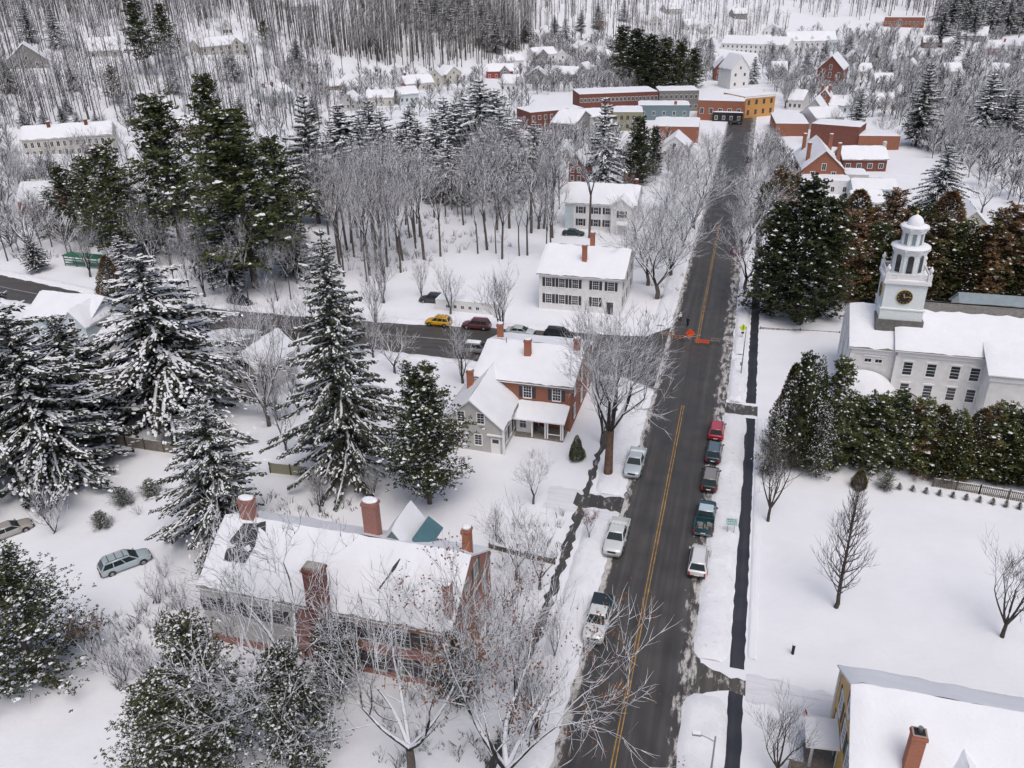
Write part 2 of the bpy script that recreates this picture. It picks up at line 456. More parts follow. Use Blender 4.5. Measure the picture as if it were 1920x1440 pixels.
lot = MB(); lot.poly([(p.x, p.y, .19) for p in q]); me = lot.mesh('parking_lot', ['snow_track'])
if me.polygons[0].normal.z < 0: me.flip_normals()

def bank(name, line, w, h, seed, mat='snow_bank', step=.55):
    """a ridge of ploughed snow along a line"""
    rr = random.Random(seed); pts = []
    for (a, b), (c, d) in zip(line, line[1:]):
        k = max(1, int(math.hypot(c-a, d-b)/step))
        pts += [(a+(c-a)*i/k, b+(d-b)*i/k) for i in range(k)]
    pts.append(line[-1]); b = MB(); n = len(pts); K = 9
    for i, (x, y) in enumerate(pts):
        x0, y0 = pts[max(0, i-1)]; x1, y1 = pts[min(n-1, i+1)]
        d = Vector((x1-x0, y1-y0, 0)).normalized(); s = Vector((d.y, -d.x, 0))
        e = min(1, (min(i, n-1-i)+.15)*step/(w*.5)); e = math.sqrt(max(0, 1-(1-e)**2))
        for k in range(K):
            u = k/(K-1)*2-1
            ww = w*.5*(.5+.5*e)*(1+.13*mnoise.noise(Vector((x*.6, y*.6, seed+k*.05))))
            hh = h*e*(1-abs(u)**3.2)*(.85+.35*mnoise.noise(Vector((x*.5+u, y*.5, seed))))+.07*mnoise.noise(Vector((x*2+u*2, y*2, seed)))*(1-u*u)
            b.v.append((x+s.x*u*ww, y+s.y*u*ww, hill(x, y)-.03+max(0, hh)))
    for i in range(n-1):
        for k in range(K-1):
            q = i*K+k; b.face((q, q+1, q+K+1, q+K), 0, True)
    me = b.mesh(name, [mat])
    if sum(p.normal.z for p in me.polygons) < 0: me.flip_normals()
    return tag(obj(name, me), kind='structure')
bank('snow_bank', [(1.1, 8), (1.15, 51.0)], 3.5, .5, 1)
bank('snow_bank', [(1.2, 55.0), (1.3, 66), (1.5, 99.6)], 3.2, .5, 2)
bank('snow_bank', [(1.5, 103.0), (1.55, 117)], 2.5, .55, 3)
bank('snow_bank', [(1.55, 118.6), (1.3, 245)], 2.2, .55, 4)
bank('snow_bank', [(4.65, 56), (4.7, 99)], .9, .22, 5, 'snow')
bank('snow_bank', [(-11.5, 12), (-11.5, 72.8)], 3.1, .45, 6)
bank('snow_bank', [(-11.6, 77.4), (-11.7, 102)], 3.2, .45, 7)
bank('snow_bank', [(-11.5, 127), (-11.6, 250)], 2.6, .6, 8)
bank('snow_bank', [(-15, 106), (-50, 106.4), (-110, 108.7), (-131, 111.6), (-170, 117.5)], 1.7, .4, 9)
bank('snow_bank', [(-15, 122.8), (-38, 121.2), (-55, 119.3), (-111, 118.5), (-133, 123), (-170, 130.3)], 2.0, .5, 10)

# ------------------------------------------------------------------ building kit
_cache = {}
SIDE = {'S': 0.0, 'E': PI/2, 'N': PI, 'W': -PI/2}
def win_meshes(w, h, cols, rows, trim, frame_mat, head):
    key = (round(w, 2), round(h, 2), cols, rows, trim, frame_mat, head)
    if key not in _cache:
        b = MB(); d = -.055
        t = trim
        b.box(-w/2-t, -w/2, d, .02, -t, h+t); b.box(w/2, w/2+t, d, .02, -t, h+t)
        b.box(-w/2, w/2, d, .02, h, h+t); b.box(-w/2-.04, w/2+.04, d-.05, .02, -t-.05, -t+.002) ; b.box(-w/2, w/2, d, .02, -t+.002, 0)
        if head: b.box(-w/2-t-.08, w/2+t+.08, d-.07, .02, h+t, h+t+.16)
        for i in range(1, cols): x = -w/2+w*i/cols; b.box(x-.012, x+.012, d+.012, .0, 0, h)
        for j in range(1, rows):
            z = h*j/rows; k = .03 if (j*2 == rows) else .012
            b.box(-w/2, w/2, d+.01, .0, z-k, z+k)
        p = MB(); p.box(-w/2, w/2, -.02, .02, 0, h)
        s = MB(); s.box(-.24, .24, -.05, .02, -.02, h+.02); s.box(-.19, .19, -.062, -.05, .08, h*.48); s.box(-.19, .19, -.062, -.05, h*.54, h-.06)
        _cache[key] = (b.mesh('window', [frame_mat]), p.mesh('pane', ['glass']), s)
    return _cache[key]
def window(root, side, u, z, w, h, off, cols=2, rows=2, shutter=None, trim=.09, frame='white', head=False, name='window'):
    """off: how far the wall plane lies from the root along that side's outward direction"""
    fm, pm, sb = win_meshes(w, h, cols, rows, trim, frame, head)
    a = SIDE[side]; c, s = math.cos(a), math.sin(a)
    loc = (u*c+off*s, u*s-off*c, z)
    o = obj(name, fm, root, loc, a)
    obj('pane', pm, o)
    if shutter:
        key = ('sh', round(h, 2), shutter)
        if key not in _cache: _cache[key] = sb.mesh('shutter', [shutter])
        for k in (-1, 1): obj('shutter', _cache[key], o, (k*(w/2+trim+.25), 0, 0))
    return o
def far_window(root, side, u, z, w, h, off, frame='white', dark='glass'):
    key = ('far', round(w, 2), round(h, 2), frame, dark)
    if key not in _cache:
        b = MB(); t = .12
        b.box(-w/2-t, w/2+t, -.05, .02, -t, h+t, 0); b.box(-w/2, -.03, -.075, -.04, .0, h, 1); b.box(.03, w/2, -.075, -.04, .0, h, 1)
        _cache[key] = b.mesh('window', [frame, dark])
    a = SIDE[side]; c, s = math.cos(a), math.sin(a)
    return obj('window', _cache[key], root, (u*c+off*s, u*s-off*c, z), a)
def door(root, side, u, z, w, h, off, mat='white', glass=True, frame='white'):
    b = MB(); t = .11
    b.box(-w/2-t, -w/2, -.07, .02, 0, h+t); b.box(w/2, w/2+t, -.07, .02, 0, h+t); b.box(-w/2, w/2, -.07, .02, h, h+t)
    a = SIDE[side]; c, s = math.cos(a), math.sin(a)
    o = b.build('door', frame, root, (u*c+off*s, u*s-off*c, z)); o.rotation_euler[2] = a
    l = MB(); l.box(-w/2, w/2, -.03, .02, 0, h)
    for i in (0, 1):
        for j in (0, 1): l.box(-w/2+.1+i*(w/2-.05), -.05+i*(w/2-.05), -.042, -.03, .15+j*h*.42, h*.40+j*h*.36)
    l.build('leaf', mat, o)
    if glass:
        p = MB(); p.box(-w/2+.08, w/2-.08, -.05, -.03, h*.72, h-.08); p.build('pane', 'glass', o)
    k = MB(); k.lathe([(.02, -.0), (.035, .03), (.02, .06)], 0, 0, 6); kk = k.build('handle', 'gold', o, (w/2-.12, -.035, h*.45)); kk.rotation_euler[0] = PI/2
    return o
def snow_sheet(b, P, nu, nv, depth, seed, m=1, v0=0.0, v1=1.0, ragged=.0):
    """snow lying over a roof plane: P(u, v) gives the plane, u along, v from ridge to eave"""
    n = len(b.v)
    for i in range(nu+1):
        u = i/nu
        r0 = ragged*mnoise.noise(Vector((u*nu*.5, seed, 1))); r1 = ragged*mnoise.noise(Vector((u*nu*.6, seed, 5)))
        for j in range(nv+1):
            v = v0+(v1-v0)*j/nv
            if v0 > 0 and j < nv*.5: v += r0*(1-2*j/nv)
            if j > nv*.5: v += (r1*.5-ragged*.25)*(2*j/nv-1)
            p = P(u, v)
            e = min(1, min(i, nu-i)/1.0) if nu > 2 else 1
            f = min(1, (nv-j)/1.0) if v1 >= 0 else 1
            if v0 > 0: f = min(f, j/1.0)
            k = depth*e*f*(.85+.6*mnoise.noise(Vector((p[0]*.7, p[1]*.7, seed))))
            b.v.append((p[0], p[1], p[2]+.02+max(0, k)))
    for i in range(nu):
        for j in range(nv):
            q = n+i*(nv+1)+j; b.face((q, q+1, q+nv+2, q+nv+1), m, True)
def gable(root, x0, x1, y0, y1, eave, ridge, ax, wall, over=.4, snow=.22, seed=0, rake=None, bare=None, z0=-.4, trim='white', wall_name='wall', roofmat='roof', ridge_off=0.0, closed=True):
    """walls with gable ends and a snow covered pitched roof; ax is the direction of the ridge"""
    rake = over if rake is None else rake
    a0, a1, c0, c1 = (x0, x1, y0, y1) if ax == 'x' else (y0, y1, x0, x1)
    cm = (c0+c1)/2+ridge_off
    S = (lambda a, c, z: (a, c, z)) if ax == 'x' else (lambda a, c, z: (c, a, z))
    b = MB()
    if closed:
        prof = [(c0, z0), (c1, z0), (c1, eave), (cm, ridge), (c0, eave)]
        n = len(b.v)
        for a in (a0, a1): b.v += [S(a, c, z) for c, z in prof]
        f0, f1 = (4, 3, 2, 1, 0), (5, 6, 7, 8, 9)
        fl = (ax == 'y')
        b.face(f0[::-1] if fl else f0); b.face(f1[::-1] if fl else f1)
        for i in range(5):
            j = (i+1) % 5; q = (i, j, 5+j, 5+i); b.face(q[::-1] if fl else q)
        b.build(wall_name, wall, root)
    r = MB()
    A0, A1 = a0-rake, a1+rake
    for si, ce in ((0, c0), (1, c1)):
        run = abs(cm-ce); sl = (ridge-eave)/run; d = -1 if ce < cm else 1
        ro = run+over
        up = .05
        # slab, with a trim board along the eave and up the rakes
        pts = []
        for a in (A0, A1):
            for t, z in ((0, up), (ro, up), (ro, up+.13), (0, up+.13)): pts.append(S(a, cm+d*t, ridge-sl*t+z))
        n = len(r.v); r.v += pts
        flip = (d < 0) != (ax == 'y')
        for q in ((0, 1, 2, 3), (7, 6, 5, 4), (0, 4, 5, 1), (1, 5, 6, 2), (2, 6, 7, 3), (3, 7, 4, 0)):
            q = tuple(n+i for i in q); r.face(q[::-1] if not flip else q, 2 if q[0]-n in (0, 7) or q[0]-n == 1 else 0)
        v0, v1 = (0, 1.0)
        if bare and bare.get(si): v0, v1 = bare[si]
        nn = len(r.f)
        snow_sheet(r, lambda u, v: S(A0+(A1-A0)*u, cm+d*ro*v, ridge-sl*ro*v+up+.13), max(4, int((A1-A0)/.7)), 7, snow, seed+si*3.3, 1, v0, v1, .06 if v0 > 0 else .09)
        if not flip:
            for i in range(nn, len(r.f)): r.f[i] = r.f[i][::-1]
    me = r.mesh('roof', [roofmat, 'snow_roof', trim])
    for p in me.polygons:
        if p.material_index == 1 and p.normal.z < 0: p.flip()
    return obj('roof', me, root)
def shed(root, x0, x1, y0, y1, z_hi, z_lo, hi='N', over=.25, snow=.2, seed=0, roofmat='roof', trim='white', name='porch_roof'):
    """single pitch roof, high along the given side"""
    r = MB()
    if hi in 'NS':
        ya, yb = (y1, y0-over) if hi == 'N' else (y0, y1+over)
        P = lambda u, v: (x0-over+(x1-x0+2*over)*u, ya+(yb-ya)*v, z_hi+(z_lo-z_hi)*v)
        nu = max(4, int((x1-x0)/.6))
    else:
        xa, xb = (x1, x0-over) if hi == 'E' else (x0, x1+over)
        P = lambda u, v: (xa+(xb-xa)*v, y0-over+(y1-y0+2*over)*u, z_hi+(z_lo-z_hi)*v)
        nu = max(4, int((y1-y0)/.6))
    c = [P(0, 0), P(1, 0), P(1, 1), P(0, 1)]
    n = len(r.v); r.v += [(*p[:2], p[2]-.14) for p in c]+[(*p[:2], p[2]) for p in c]
    for q in ((0, 1, 2, 3), (7, 6, 5, 4), (0, 4, 5, 1), (1, 5, 6, 2), (2, 6, 7, 3), (3, 7, 4, 0)): r.face(tuple(n+i for i in q), 2)
    snow_sheet(r, P, nu, 5, snow, seed, 1)
    me = r.mesh(name, [roofmat, 'snow_roof', trim])
    for p in me.polygons:
        if p.material_index == 1 and p.normal.z < 0: p.flip()
    return obj(name, me, root)
def chimney(root, x, y, z0, z1, w=.75, d=.6, mat='brick_orange', snow=True, cap='plain', pot=False):
    b = MB(); b.box(x-w/2, x+w/2, y-d/2, y+d/2, z0, z1-.35); b.box(x-w/2-.07, x+w/2+.07, y-d/2-.07, y+d/2+.07, z1-.35, z1-.15); b.box(x-w/2-.02, x+w/2+.02, y-d/2-.02, y+d/2+.02, z1-.15, z1)
    o = b.build('chimney', mat, root)
    if cap == 'arch':
        p = MB(); p.box(x-w/2+.1, x+w/2-.1, y-d/2+.1, y+d/2-.1, z1, z1+.03); p.build('flue', 'black', o)
    if snow:
        s = MB(); k = (.11 if cap != 'arch' else .06); zs = z1
        s.lathe([(.50, zs+.0), (.56, zs+k), (.50, zs+k*1.6), (.3, zs+k*2.0)], 0, 0, 12)
        s.v = [(x+vx*w*1.02, y+vy*d*1.04, vz) for vx, vy, vz in s.v]
        s.build('snow_cap', 'clump', o)
    if pot:
        s = MB(); s.lathe([(.13, z1), (.13, z1+.35), (.16, z1+.42)], x, y, 8); s.build('flue', 'metal_grey', o)
    return o
def flat_body(root, x0, x1, y0, y1, h, wall, z0=-.4, par=.35, snow=.2, seed=0, name='wall', trim=None, drop=0.0):
    b = MB(); t = .28
    b.box(x0, x1, y0, y1, z0, h-par)
    b.box(x0, x1, y0, y0+t, h-par, h); b.box(x0, x1, y1-t, y1, h-par, h); b.box(x0, x0+t, y0+t, y1-t, h-par, h); b.box(x1-t, x1, y0+t, y1-t, h-par, h)
    o = b.build(name, wall, root)
    r = MB(); P = lambda u, v: (x0-.04+(x1-x0+.08)*u, y1+.04-(y1-y0+.08)*v, h+.0)
    snow_sheet(r, P, max(5, int((x1-x0)/1.2)), max(5, int((y1-y0)/1.2)), snow, seed, 0)
    me = r.mesh('roof', ['snow_roof'])
    for p in me.polygons:
        if p.normal.z < 0: p.flip()
    ro = obj('roof', me, root)
    if trim:
        c = MB(); k = .12
        c.box(x0-k, x1+k, y0-k, y0-.004, h-.45, h-.1); c.box(x0-k, x0-.004, y0, y1, h-.45, h-.1); c.box(x1+.004, x1+k, y0, y1, h-.45, h-.1)
        c.build('cornice', trim, root)
    return ro

# ------------------------------------------------------------------ white church with the clock tower
def church():
    t = thing('church', 'white wooden church with a stepped clock tower above its snow covered roof', 'church', (0, 0, 0))
    y0, y1, cy = 106.5, 120.3, 113.4
    gable(t, 20.9, 47, y0, y1, 8.4, 12.4, 'x', 'clap_white', .45, .25, 1, bare={0: (.17, 1.0)})
    # lower front block towards the street with its pediment
    gable(t, 15.4, 20.9, y0+.6, y1-.6, 8.0, 11.4, 'x', 'clap_white', .4, .25, 2, wall_name='front_wall')
    b = MB(); b.box(31.2, 47, 103.0, 106.497, -.4, 7.5); b.build('wing_wall', 'clap_white', t)
    shed(t, 31.2, 47, 103.0, 108.0, 9.75, 7.75, 'N', .5, .28, 3, name='wing_roof')
    for nm, a in (('cornice', (20.9, 31.1, y0-.14, y0-.003, 7.55, 8.15)), ('cornice', (15.4, 20.85, y0+.46, y0+.597, 7.2, 7.75)), ('cornice', (31.0, 47, 102.82, 102.997, 6.8, 7.4)), ('corner_board', (20.75, 21.2, y0-.1, y0-.003, 0, 7.55)), ('corner_board', (15.3, 15.75, y0+.5, y0+.597, 0, 7.2))):
        b = MB(); b.box(*a); b.build(nm, 'white', t)
    pf = MB()                                           # front wall pilasters
    for y in (108.0, 111.3, 115.5, 118.8): pf.box(15.22, 15.397, y-.3, y+.3, 0, 7.4)
    pf.build('pilaster', 'pale_blue', t)
    for x in (22.4, 25.2, 28.0, 30.3):
        window(t, 'S', x, 4.95, 1.05, 1.75, -y0, 1, 4, None, .13, head=True)
        window(t, 'S', x+.1, 1.9, 1.0, 1.75, -y0, 1, 4, None, .13, head=True)
    for x in (17.6, 18.9): window(t, 'S', x, 6.0, .8, .45, -(y0+.6), 2, 1, None, .1)
    b = MB(); b.box(17.0, 19.5, y0+.45, y0+.597, 6.85, 6.95); b.build('hood_mould', 'white', t)
    window(t, 'W', -112.1, 3.2, 1.1, 2.2, -15.4, 3, 4); window(t, 'W', -114.9, 3.2, 1.1, 2.2, -15.4, 3, 4)
    door(t, 'W', -113.5, .2, 1.8, 2.7, -15.4, 'shutter')
    # snow slid from the roof lies on a low lean-to at the south foot of the front
    d = MB(); pv = None
    for i in range(13):
        a = i/12; x = 14.9+6.9*a; h = 4.9*math.sqrt(max(.02, 1-((a-.36)/.70)**2)); w = 4.6*(1-.35*abs(a-.4))
        n = len(d.v)
        for k in range(9):
            u = k/8; d.v.append((x, y0+.3-w*u, max(-.1, h*(1-u**2.2))))
        if pv is not None:
            for k in range(8): d.face((pv+k, pv+k+1, n+k+1, n+k), 0, True)
        pv = n
    me = d.mesh('snow_heap', ['snow_roof'])
    for p in me.polygons:
        if p.normal.z < 0: p.flip()
    obj('snow_heap', me, t)
    # tower
    tx, ty = 20.9, 112.2
    hw = 2.5
    k = MB(); k.box(tx-hw-.35, tx+hw+.35, ty-hw-.35, ty+hw+.35, 8.5, 11.2); k.build('tower_base', 'roof', t)
    b = MB(); b.box(tx-hw-.1, tx+hw+.1, ty-hw-.1, ty+hw+.1, 11.2, 12.7); b.box(tx-hw, tx+hw, ty-hw, ty+hw, 12.7, 16.1)
    tw = b.build('tower', 'pale_blue', t)
    b = MB(); b.box(tx-hw-.2, tx+hw+.2, ty-hw-.2, ty+hw+.2, 12.55, 12.72); b.build('string_course', 'white', tw); b = MB(); b.box(tx-hw-.3, tx+hw+.3, ty-hw-.3, ty+hw+.3, 16.1, 16.5); b.build('cornice', 'white', tw)
    s = MB(); s.box(tx-hw-.26, tx+hw+.26, ty-hw-.26, ty+hw+.26, 16.5, 16.62); s.build('snow_ledge', 'clump', tw)
    for side, off in (('S', -(ty-hw)), ('W', -(tx-hw))):
        a = SIDE[side]; c = MB()
        c.lathe([(.95, 0), (.95, .07), (.90, .09)], 0, 0, 28)
        u = tx if side == 'S' else -ty
        ca, sa = math.cos(a), math.sin(a)
        f = c.build('clock_face', 'black', tw, (u*ca+off*sa, u*sa-off*ca, 14.35)); f.rotation_euler = (PI/2, 0, a)
        r = MB()
        for ri, ro in ((.93, .985),):
            n = 28; r.v = [(q*math.cos(2*PI*i/n), q*math.sin(2*PI*i/n), z) for z in (0, .12) for q in (ri, ro) for i in range(n)]
            for i in range(n):
                j = (i+1) % n
                r.face((2*n+i, 3*n+i, 3*n+j, 2*n+j)); r.face((n+i, n+j, 3*n+j, 3*n+i)); r.face((i, 2*n+i, 2*n+j, j))
        r.build('rim', 'gold', f)
        h = MB()
        for i in range(12):                              # hour marks as Roman strokes
            g_ = 2*PI*i/12
            for o_ in ((-.06, .0, .06) if i % 3 else (-.08, -.03, .03, .08)):
                c1, s1 = math.cos(g_), math.sin(g_)
                q = [(o_-.010, .66), (o_+.010, .66), (o_+.010, .84), (o_-.010, .84)]
                n = len(h.v)
                h.v += [(x*c1-y*s1, x*s1+y*c1, .10) for x, y in q]+[(x*c1-y*s1, x*s1+y*c1, .085) for x, y in q]
                h.face((n, n+1, n+2, n+3)); h.face((n+7, n+6, n+5, n+4))
                for e in range(4): h.face((n+e, n+4+e, n+4+(e+1) % 4, n+(e+1) % 4))
        h.build('hour_marks', 'gold', f)
        for nm, ang, ln, wd in (('hour_hand', 0.30, .48, .07), ('minute_hand', -1.45, .74, .045)):
            hh = MB(); hh.box(-wd, wd, -.12, ln, .10, .125); o = hh.build(nm, 'gold', f); o.rotation_euler[2] = ang
    # balustrade with corner urns
    b = MB()
    for s1 in (-1, 1):
        b.box(tx-hw, tx+hw, ty+s1*hw-.07, ty+s1*hw+.07, 17.25, 17.42); b.box(tx+s1*hw-.07, tx+s1*hw+.07, ty-hw+.07, ty+hw-.07, 17.25, 17.42)
        b.box(tx-hw*.55, tx+hw*.55, ty+s1*hw-.05, ty+s1*hw+.05, 16.62, 17.25)
        for i in range(5):
            for q in (-hw+.35+i*.17, hw-.35-i*.17):
                b.box(tx+q-.04, tx+q+.04, ty+s1*hw-.04, ty+s1*hw+.04, 16.62, 17.25); b.box(tx+s1*hw-.04, tx+s1*hw+.04, ty+q-.04, ty+q+.04, 16.62, 17.25)
    b.build('balustrade', 'white', tw)
    for s1 in (-1, 1):
        for s2 in (-1, 1):
            u = MB(); u.box(tx+s1*hw-.24, tx+s1*hw+.24, ty+s2*hw-.24, ty+s2*hw+.24, 16.6, 17.6)
            u.lathe([(.14, 17.6), (.12, 17.75), (.27, 18.0), (.27, 18.2), (.1, 18.4), (.08, 18.6)], tx+s1*hw, ty+s2*hw, 10); u.build('urn', 'white', tw)
    # belfry stages: octagons with arched openings
    def stage(z0, z1, r, wh, wz, ww, name, lip):
        o = MB(); R = PI/8; cr = r/math.cos(R)
        o.lathe([(cr, z0), (cr, z1)], tx, ty, 8, 0, R, False)
        so = o.build(name, 'pale_blue', t)
        l = MB(); l.lathe([(cr+.12, z1-.55), (cr+.18, z1-.3), (cr+lip, z1), (cr+lip, z1+.16), (cr-.1, z1+.34)], tx, ty, 8 if lip < .5 else 20, 0, R, False); l.build('cornice', 'white', so)
        sn = MB(); sn.lathe([(cr+lip-.02, z1+.165), (cr+lip-.05, z1+.28), (cr-.2, z1+.42)], tx, ty, 20, 0, R); sn.build('snow_ledge', 'clump', so)
        for i in range(8):
            a = i*PI/4
            p = MB(); n = 9
            out = [(-ww/2, 0), (ww/2, 0)]+[(ww/2*math.cos(q*PI/(n-1)), wh-ww/2+ww/2*math.sin(q*PI/(n-1))) for q in range(n)]
            p.v = [(x, -.05, z) for x, z in out]+[(x, .04, z) for x, z in out]; q = len(out)
            p.face(tuple(range(q)))
            for e in range(q): p.face((e, q+e, q+(e+1) % q, (e+1) % q))
            for nm, mat, sc_, dy in (('opening', 'glass' if name == 'belfry' else 'blue_metal', 1, .0), ):
                ob = p.build(nm, mat, so, (tx+math.sin(a)*r, ty-math.cos(a)*r, wz)); ob.rotation_euler[2] = a
            fr = MB(); rp = [(-ww/2-.05, -.05)]+[(-(ww/2+.05)*math.cos(q*PI/(n-1)), wh-ww/2+(ww/2+.05)*math.sin(q*PI/(n-1))) for q in range(n)]+[(ww/2+.05, -.05)]
            fr.tube([(x, -.03, z) for x, z in rp], .055, 4); ob2 = fr.build('trim', 'white', so, (tx+math.sin(a)*r, ty-math.cos(a)*r, wz)); ob2.rotation_euler[2] = a
        return so
    stage(16.6, 20.2, 1.85, 2.3, 17.3, .72, 'belfry', .42)
    stage(20.5, 22.8, 1.22, 1.6, 20.8, .46, 'lantern', .45)
    d = MB(); d.lathe([(.98, 23.1), (1.0, 23.25), (.95, 23.55), (.78, 23.95), (.5, 24.25), (.2, 24.4), (.1, 24.5)], tx, ty, 18); dm = d.build('dome', 'clump', t)
    f = MB(); f.lathe([(.08, 24.45), (.07, 24.6), (.17, 24.72), (.15, 24.86), (.04, 25.0)], tx, ty, 10); f.build('finial', 'gold', dm)
    return t
church()
# annex with the blue grey metal roof behind the church
t = thing('annex', 'low annex with a blue grey metal roof behind the church', 'annex', (0, 0, 0))
gable(t, 33, 58, 128, 137, 4.6, 7.4, 'x', 'clap_white', .4, .0, 5, bare={0: (.93, 1.0)}, roofmat='blue_metal', trim='blue_metal')

# ------------------------------------------------------------------ brick house with the grey wing
def brick_house():
    t = thing('brick_house', 'orange red brick house with a pale grey clapboard wing and four chimneys', 'house', (0, 0, 0))
    rf = gable(t, -31.2, -18.6, 90.0, 104.2, 6.4, 8.4, 'x', 'brick', .4, .25, 11)
    gable(t, -33.3, -25.4, 82.6, 93.5, 3.7, 7.1, 'y', 'clap_grey', .35, .25, 12, wall_name='wing_wall')
    c = MB(); c.box(-25.3, -18.5, 89.86, 89.997, 5.95, 6.38); c.build('cornice', 'wood_grey', t)
    for x in (-24.2, -20.4): window(t, 'S', x, 4.35, 1.0, 1.6, -90.0, 3, 4, 'shutter')
    for y in (92.5, 97, 101.5):
        window(t, 'E', y, 4.2, 1.0, 1.6, -18.6, 3, 4, 'shutter'); window(t, 'E', y, 1.0, 1.0, 1.7, -18.6, 3, 4, 'shutter')
    for x, z in ((-30.6, 4.1), (-28.1, 4.1), (-31.2, 1.1), (-28.5, 1.1)): window(t, 'S', x, z, .85, 1.35, -82.6, 2, 4, None, .12)
    door(t, 'S', -26.3, .05, .95, 2.1, -82.6, 'white')
    hood = MB(); hood.box(-27.3, -25.4, 82.3, 82.597, 2.62, 2.78); hood.build('door_hood', 'white', t)
    for y in (84.2, 86.0, 87.8): window(t, 'E', y, 1.1, .8, 1.5, 25.4*-1, 2, 4, 'shutter')
    b = MB(); b.box(-25.4, -25.1, 82.45, 82.597, 0, 3.6); b.box(-25.397, -25.25, 82.597, 82.9, 0, 3.6); b.build('corner_board', 'white', t)
    # porch in the angle
    shed(t, -25.3, -18.9, 87.0, 89.95, 3.75, 2.9, 'N', .25, .2, 14)
    p = MB(); p.box(-25.2, -18.9, 87.1, 89.9, -.1, .32); p.build('porch_floor', 'wood_grey', t)
    for x in (-22.9, -21.2, -20.9, -19.2, -18.95):
        q = MB(); q.box(x-.08, x+.08, 87.1, 87.26, .32, 2.72); q.build('porch_post', 'white', t)
    p = MB(); p.box(-20.8, -19.2, 87.12, 87.2, .95, 1.03); p.build('porch_rail', 'white', t); p = MB(); p.box(-25.2, -23.0, 88.05, 88.2, .32, 2.9); p.build('porch_wall', 'white', t)
    window(t, 'S', -24.3, 1.0, .8, 1.4, -88.05, 2, 2); door(t, 'S', -22.2, .34, .95, 2.1, -90.0, 'brick_dark'); window(t, 'S', -20.3, 1.1, 1.0, 1.5, -90.0, 3, 4, 'shutter')
    chimney(rf, -25.3, 94.6, 7.0, 10.3, .85, .7, cap='arch'); chimney(rf, -19.2, 96.6, 7.6, 10.2, .8, .7, 'brick'); chimney(rf, -30.2, 98.6, 7.6, 10.4, .75, .7)
    chimney(rf, -31.3, 88.6, 4.6, 8.1, .75, .65)
    v = MB(); v.tube([(-28.6, 96, 8.9), (-28.6, 96, 9.6)], .05, 6, 0, True); v.build('vent_pipe', 'black', rf)
brick_house()

